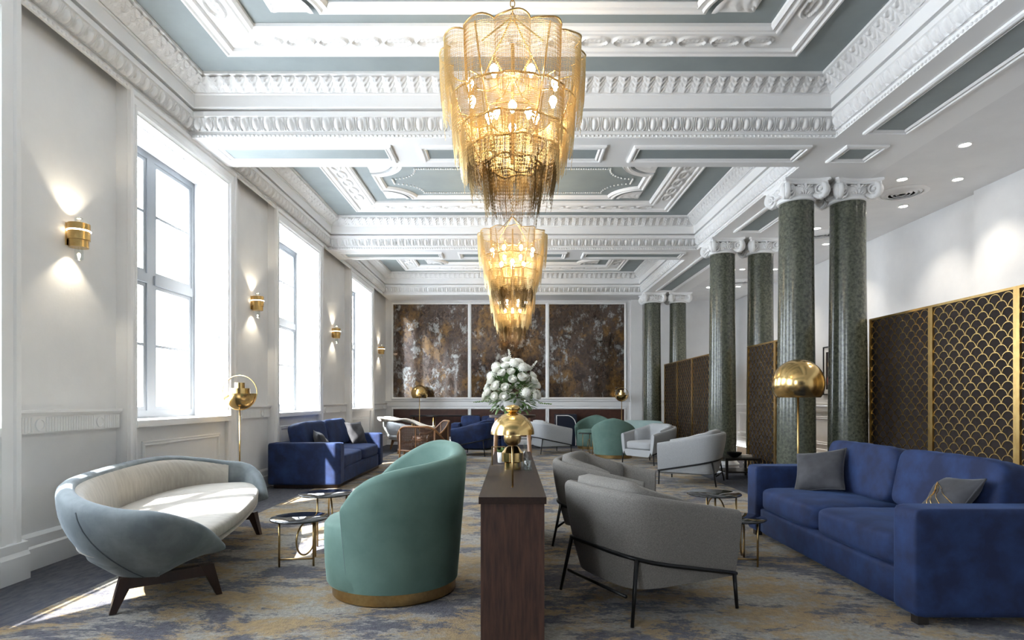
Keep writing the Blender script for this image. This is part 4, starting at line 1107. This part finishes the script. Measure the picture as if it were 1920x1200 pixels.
def dome_lamp(label, loc, R, ztop):
    t = thing('floor_lamp', label, 'lamp', loc, 0, 'brass floor lamps')
    MB().lathe([(.14, 0), (.145, .004), (.145, .014), (.01, .02)], 32).build('base', M['brass'], t, ang=40)
    zc = ztop-R
    MB().tube([(0, 0, .015), (0, 0, zc-R*.2)], .010, 10).build('pole', M['gold'], t, smooth=True)
    ou = [(R*math.cos(a), zc+R*math.sin(a)) for a in rng(math.radians(-34), math.radians(89), 24)]
    MB().lathe(ou+[(x*.985, zc+(z-zc)*.985) for x, z in ou[::-1]], 56).build('dome_shade', M['brass'], t, ang=60)
    MB().lathe([(.02, zc-.1), (.03, zc-.06), (.05, zc+.02), (.03, zc+.08), (.004, zc+.09)], 16).build('bulb', M['wht'], t, smooth=True)
    return t
globe_lamp('brass globe floor lamp with stacked cylinders behind the curved sofa', (-3.16, 6.98, 0), .200, 1.335)
dome_lamp('large polished brass dome floor lamp before the near marble column', (3.08, 6.5, 0), .265, 1.25+75*6.5/1130)
dome_lamp('small brass dome floor lamp at the back left, before the patina panels', (-2.5, 16.2, 0), .225, 1.65)
globe_lamp('small brass globe floor lamp at the back right', (2.96, 16.35, 0), .185, 1.40)

# ================================================================== wall sconces
def sconce(label, y, z):
    t = thing('wall_sconce', label, 'sconce', (XW, y, z), 0, 'brass wall sconces')
    MB().box(0, .012, -.035, .035, -.09, .09).build('back_plate', M['brass'], t)
    MB().tube([(.01, 0, 0), (.06, 0, 0)], .008, 8).build('arm', M['brass'], t)
    c = (.085, 0, 0)
    MB().lathe([(.078, -.045), (.078, .085), (.074, .085), (.074, -.045)], 28, c).build('upper_band', M['gold'], t, ang=40)
    MB().lathe([(.068, -.105), (.068, -.03), (.064, -.03), (.064, -.105)], 28, c).build('lower_band', M['gold'], t, ang=40)
    MB().tube([(.085+.079*math.cos(a), .079*math.sin(a), .028) for a in rng(0, 2*PI-2*PI/30, 29)], .006, 6, closed=True).build('bead_ring', M['sconce_glow'], t, smooth=True)
    MB().lathe([(.026, -.20), (.03, -.195), (.03, .13), (.026, .135)], 16, c).build('glass_tube', M['clear'], t, ang=40)
    MB().lathe([(.012, -.09), (.014, -.08), (.014, .06), (.010, .07)], 12, c).build('lamp_tube', M['sconce_glow'], t, ang=40)
    for dz, rot in ((.11, PI), (-.13, 0)):
        ld = bpy.data.lights.new('sconce_light', 'SPOT'); ld.energy = 9; ld.color = (1, .84, .62); ld.spot_size = math.radians(110); ld.spot_blend = .5; ld.shadow_soft_size = .02
        lo = bpy.data.objects.new('sconce_light', ld); COL.objects.link(lo); lo.parent = t; lo.location = (.085, 0, dz); lo.rotation_euler = (rot, 0, 0)
    return t
s0 = sconce('brass wall sconce nearest, above the curved sofa', 4.83, 2.575)
for lab, y in (('brass wall sconce between the first and second windows, second from the camera', 8.22), ('brass wall sconce between the second and third windows', 11.9), ('brass wall sconce farthest, beside the patina panels', 16.0)):
    copy_tree(s0, lab, (XW, y, 2.575))

# ================================================================== chandeliers
def flower_r(R, b, th, n=12): return R-b+b*abs(math.cos(th*n/2))**.7
def chandelier(label, x, y):
    t = thing('chandelier', label, 'chandelier', (x, y, 0), 0, 'gold chain chandeliers')
    tiers = [(.535, 3.77, 3.28, .075, 12, 0), (.46, 3.42, 3.03, .06, 10, .2), (.40, 3.20, 2.88, .05, 10, .1), (.345, 3.06, 2.76, .035, 8, .3), (.22, 2.97, 2.62, .02, 6, 0)]
    random.seed(21)
    for k, (R, z1, z0, b, n, a0) in enumerate(tiers):
        pr = []
        m = 144
        for i in range(m):
            th = 2*PI*i/m; r = flower_r(R, b, th+a0, n); pr.append((r*math.cos(th), r*math.sin(th), z1+.012*math.sin(th*n+a0)))
        MB().tube(pr, .0075 if k else .006, 6, closed=True).build('tier_ring', M['brassdark'], t, smooth=True)
        cu = MB(); ns = int(2*PI*R/.0076)
        for i in range(ns):
            th = 2*PI*i/ns; r = flower_r(R, b, th+a0, n)
            ph = ((th+a0)*n/(2*PI)) % 1
            drop = (z1-z0)*(.86+.16*abs(math.sin(PI*ph*2))+random.uniform(-.10, .06))
            if random.random() < .10: drop += random.uniform(.03, .12)
            taper = .06 if k < 3 else .12
            seg = max(6, int(drop/.013)); P = []
            ang_j = random.uniform(-.004, .004)
            R_ = []
            for q in range(seg+1):
                s_ = q/seg; rr = r*(1-taper*s_*s_); zz = z1-drop*s_; a = th+ang_j*s_
                w = .0025 if q % 2 else .0011
                c, s2 = math.cos(a), math.sin(a)
                R_.append([(rr*c+w*dx*c-w*dy*s2, rr*s2+w*dx*s2+w*dy*c, zz) for dx, dy in ((1, 0), (-.5, .87), (-.5, -.87))])
            cu.rings(R_, cap=False)
        # cross chains that knit the curtain into a mesh
        if k < 4:
            rows = int((z1-z0)*.72/.0125)
            for j in range(1, rows):
                z = z1-j*.0125; s_ = (z1-z)/(z1-z0); m2 = 120; R_ = []
                for i in range(m2):
                    th = 2*PI*i/m2; r = flower_r(R, b, th+a0, n)*(1-.06*s_*s_*.8)
                    sag = .03*abs(math.cos((th+a0)*n/2)); w = .0010
                    R_.append([(r*math.cos(th), r*math.sin(th), z-sag+w), ((r+w)*math.cos(th), (r+w)*math.sin(th), z-sag-w), ((r-w)*math.cos(th), (r-w)*math.sin(th), z-sag-w)])
                cu.rings(R_, closed=True)
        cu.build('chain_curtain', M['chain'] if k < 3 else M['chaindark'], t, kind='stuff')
    # inner frame hoops and spokes
    for a in range(6):
        an = a*PI/3; MB().tube([(.50*math.cos(an), .50*math.sin(an), 3.76), (.42*math.cos(an), .42*math.sin(an), 3.46), (.33*math.cos(an), .33*math.sin(an), 3.21), (.25*math.cos(an), .25*math.sin(an), 3.04)], .006, 6).build('frame_rib', M['brassdark'], t)
    MB().tube([(0, 0, 3.86), (0, 0, 2.98)], .012, 8).build('stem', M['brassdark'], t)
    bm = MB().lathe([(.012, -.045), (.016, -.03), (.030, .0), (.028, .022), (.012, .042), (.003, .046)], 12).mesh('bulb', M['bulb'], True)
    for i in range(8):
        a = 2*PI*(i+.5)/8; x_, y_ = .33*math.cos(a), .33*math.sin(a)
        ba = MB().tube([(0, 0, 3.62), (x_*.6, y_*.6, 3.56), (x_, y_, 3.60), (x_, y_, 3.545)], .006, 6).build('bulb_arm', M['brassdark'], t); put('bulb', bm, ba, (x_, y_, 3.50))
    for i in range(4):
        a = 2*PI*i/4; x_, y_ = .17*math.cos(a), .17*math.sin(a)
        ba = MB().tube([(0, 0, 3.44), (x_, y_, 3.42), (x_, y_, 3.365)], .006, 6).build('bulb_arm', M['brassdark'], t); put('bulb', bm, ba, (x_, y_, 3.32))
    # suspension: four chains to a ring, then links up to the ceiling
    for i in range(4):
        a = PI/4+i*PI/2; MB().tube([(.30*math.cos(a), .30*math.sin(a), 3.76), (0.012*math.cos(a), 0.012*math.sin(a), 4.05)], .006, 6).build('hanger_chain', M['brassdark'], t)
    lk = MB().tube([(.016*math.cos(a), 0, .03*math.sin(a)) for a in rng(0, 2*PI-2*PI/14, 13)], .0045, 5, closed=True).mesh('chain_link', M['brassdark'], True)
    z = 4.06; k = 0
    while z < 4.58:
        put('chain_link', lk, t, mat=Matrix.Translation((0, 0, z)) @ Matrix.Rotation(k*PI/2, 4, 'Z')); z += .048; k += 1
    MB().lathe([(.07, 4.598), (.07, 4.59), (.04, 4.575), (.01, 4.565)], 20).build('ceiling_rose', M['brassdark'], t, ang=40)
    ld = bpy.data.lights.new('chandelier_light', 'POINT'); ld.energy = 13; ld.color = (1, .84, .62); ld.shadow_soft_size = .12
    lo = bpy.data.objects.new('chandelier_light', ld); COL.objects.link(lo); lo.parent = t; lo.location = (0, 0, 3.62)
    return t
ch0 = chandelier('large tiered gold chain chandelier nearest the camera', 0, 4.42)
copy_tree(ch0, 'second gold chain chandelier, in the middle of the room', (0, 9.2, 0))
copy_tree(ch0, 'farthest gold chain chandelier, just above the flowers', (0, 13.98, 0))

# ================================================================== aisle ceiling fittings
def downlight(label, x, y):
    t = thing('downlight', label, 'downlight', (x, y, SOF), 0, 'recessed downlights')
    MB().lathe([(.075, -.001), (.078, -.006), (.058, -.010), (.05, -.003)], 28).build('trim_ring', M['white'], t, ang=40)
    MB().lathe([(.05, -.003), (.048, -.006), (.004, -.006)], 24).build('lens', M['spotglow'], t)
    ld = bpy.data.lights.new('downlight_lamp', 'SPOT'); ld.energy = 55; ld.color = (1, .90, .76); ld.spot_size = math.radians(100); ld.spot_blend = .8; ld.shadow_soft_size = .05
    lo = bpy.data.objects.new('downlight_lamp', ld); COL.objects.link(lo); lo.parent = t; lo.location = (0, 0, -.03)
    return t
DL = [(4.94, 6.58), (4.92, 7.61), (5.62, 7.61), (5.62, 8.67), (4.94, 9.78), (5.60, 10.77), (4.9, 12.85), (5.59, 12.85), (4.85, 14.9), (5.54, 14.8)]
dlab = ['recessed downlight nearest, above the brass screen', 'recessed downlight left of the round vent, second row', 'recessed downlight right of the round vent, second row', 'recessed downlight just behind the near round vent',
        'recessed downlight seen between the near column pair, upper', 'recessed downlight seen between the near column pair, lower', 'recessed downlight left one in the far middle row', 'recessed downlight right one in the far middle row', 'recessed downlight left one in the farthest row', 'recessed downlight right one in the farthest row']
d0 = None
for (x, y), lab in zip(DL, dlab):
    if d0 is None: d0 = downlight(lab, x, y)
    else: copy_tree(d0, lab, (x, y, SOF))
def vent(label, x, y):
    t = thing('ceiling_vent', label, 'vent', (x, y, SOF), 0, 'round ceiling vents')
    MB().lathe([(.32, 0), (.32, -.006), (.27, -.022), (.25, -.015), (.25, -.004), (.01, -.003)], 40).build('flange', M['white'], t, ang=30)
    for r in (.21, .155, .10, .05):
        MB().lathe([(r+.03, -.008), (r+.005, -.030), (r, -.028), (r+.02, -.006)], 36).build('cone_ring', M['white'], t, ang=30)
    return t
v0 = vent('round louvred ceiling vent right of the near columns', 5.24, 8.12)
copy_tree(v0, 'round ceiling vent seen between the near column pair', (5.18, 10.15, SOF)); copy_tree(v0, 'small far round ceiling vent behind the middle columns', (5.34, 14.2, SOF))

# framed print on the right wall
t = thing('framed_print', 'dark framed print on the right wall seen between the near columns', 'picture', (XR+.1, 11.75, 1.83))
MB(xf=lambda x, y, z: (-z-.001, x, y)).sweep(rect_path(-.36, .36, -.48, .48)[::-1], [(0, 0), (0, .025), (-.022, .025), (-.022, 0)], True).build('frame', M['black'], t)
MB().box(-.010, -.002, -.338, .338, -.458, .458).build('mount', M['paper'], t)
MB().box(-.014, -.010, -.26, .26, -.37, .37).build('print', M['backing'], t)
MB(xf=lambda x, y, z: (-.014-z, x, y)).lathe([(.16, 0), (.16, .002), (.004, .003)], 18, (.05, -.2, 0)).build('red_shape', M['red'], t)
MB(xf=lambda x, y, z: (-.014-z, x, y)).lathe([(.11, 0), (.11, .002), (.004, .003)], 18, (.08, .12, 0)).build('ochre_shape', M['ochre'], t)

# ================================================================== rattan chairs, back table, cabinet, low table
def rattan_chair(label, loc, rz):
    t = thing('rattan_armchair', label, 'armchair', loc, rz, 'wooden rattan armchairs')
    W, D = .40, .36
    P = ellplan(.38, .42, .40, 2.5); A = math.radians(105)
    zt = lambda ph: lerp(.80, .52, sstep(.2, .9, abs(ph)/A))
    top = [(lambda q: (q[0], q[1], zt(ph)))(P(ph)) for ph in rng(-A, A, 40)]
    MB().tube(top, .018, 8).build('top_rail', M['honey'], t, smooth=True)
    low = [(lambda q: (q[0]-q[2]*.01, q[1]-q[3]*.01, .40))(P(ph)) for ph in rng(-A, A, 40)]
    MB().tube(low, .014, 8).build('seat_rail', M['honey'], t, smooth=True)
    for e, s_ in ((0, -1), (40, 1)):
        x, y, z = top[e]; MB().tube([(x, y, z), (x+.01, y, .4), (x+.02, y, 0)], .019, 8).build('front_leg', M['honey'], t, smooth=True)
    for e in (12, 28):
        x, y, z = top[e]; MB().tube([(x, y, z), (x, y, .4), (x-.05, y*1.03, 0)], .017, 8).build('rear_leg', M['honey'], t, smooth=True)
    for e in (6, 20, 34): MB().tube([top[e], low[e]], .009, 6).build('spindle', M['honey'], t)
    # woven cane: horizontal and vertical strands
    cane = MB()
    for k in range(22):
        s_ = (k+.5)/22
        pth = [(lambda q: (q[0]-q[2]*(.004+.003*(i % 2)), q[1]-q[3]*(.004+.003*(i % 2)), lerp(.41, zt(ph)-.015, s_)))(P(ph)) for i, ph in enumerate(rng(-A*.96, A*.96, 50))]
        cane.tube(pth, .0055, 4)
    for k in range(64):
        ph = lerp(-A*.96, A*.96, k/63); q = P(ph); cane.tube([(q[0]-q[2]*.006, q[1]-q[3]*.006, .41), (q[0]-q[2]*.006, q[1]-q[3]*.006, zt(ph)-.01)], .005, 4)
    cane.build('cane_weave', M['rattan'], t, kind='stuff')
    MB().cushion(.66, .70, .10, p=8, n=10, puff=.2, c=(.03, 0, .44)).build('seat_cushion', M['rattan'], t, smooth=True)
    return t
rattan_chair('wooden rattan armchair behind the near green tub chair, back turned', (-1.52, 10.3, 0), math.radians(78))
rattan_chair('wooden rattan armchair farther back, facing the other rattan chair', (-1.72, 12.6, 0), math.radians(200))
t = thing('sideboard_table', 'long narrow dark-topped table with brass legs along the back', 'table', (-1.85, 16.5, 0))
MB().box(-.93, .93, -.2, .2, .80, .835).build('top', M['black'], t)
for x in (-.88, -.3, .88):
    for y in (-.16, .16): MB().tube([(x, y, 0), (x*.99, y, .80)], .016, 8).build('leg', M['gold'], t, smooth=True)
t = thing('navy_cabinet', 'navy cabinet with cream outline against the back wall', 'cabinet', (1.45, 16.55, 0))
MB().box(-.29, .29, -.25, .25, .0, .86).build('body', M['navy'], t)
arcp = [(-.27, .02), (-.27, .84), (.02, .84)]+[(lerp(.02, .27, math.sin(a)), .84-.28*(1-math.cos(a))) for a in rng(.15, PI/2, 8)]+[(.27, .02)]
MB(xf=lambda x, y, z: (x, -.251-z, y)).sweep(arcp[::-1], [(0, 0), (0, .012), (.02, .012), (.02, 0)]).build('cream_outline', M['paper'], t)
t = thing('low_table', 'low black table with objects beside the middle column', 'table', (3.62, 9.75, 0))
MB().box(-.28, .28, -.3, .3, .30, .335).build('top', M['blackwood'], t)
MB().box(-.26, .26, -.28, .28, .10, .125).build('shelf', M['blackwood'], t)
for sx in (-1, 1):
    for sy in (-1, 1): MB().box(sx*.25-.018, sx*.25+.018, sy*.27-.018, sy*.27+.018, 0, .30).build('leg', M['blackwood'], t)
t = thing('black_bowl', 'black bowl on the low table by the middle column', 'bowl', (3.55, 9.65, .336))
MB().lathe([(.04, 0), (.06, .005), (.11, .05), (.12, .08), (.115, .08), (.10, .05), (.004, .015)], 24).build('bowl', M['black'], t, ang=60)
t = thing('book', 'pale book lying on the low black table', 'book', (3.74, 9.72, .336), .3)
MB().box(-.1, .1, -.07, .07, 0, .006).build('cover', M['paper'], t); MB().box(-.095, .098, -.067, .067, .006, .026).build('pages', M['wht'], t)
MB().box(-.1, .1, -.07, .07, .026, .032).build('cover', M['paper'], t)
# things standing on the rug rest on its surface
for o in list(COL.objects):
    if o.parent is None and o.get('category') in ('armchair', 'sofa', 'table', 'console', 'stand', 'lamp', 'cabinet') and abs(o.location.z) < 1e-6:
        if -3.0 < o.location.x < 3.1 and o.location.y < 15.4: o.location.z = .008
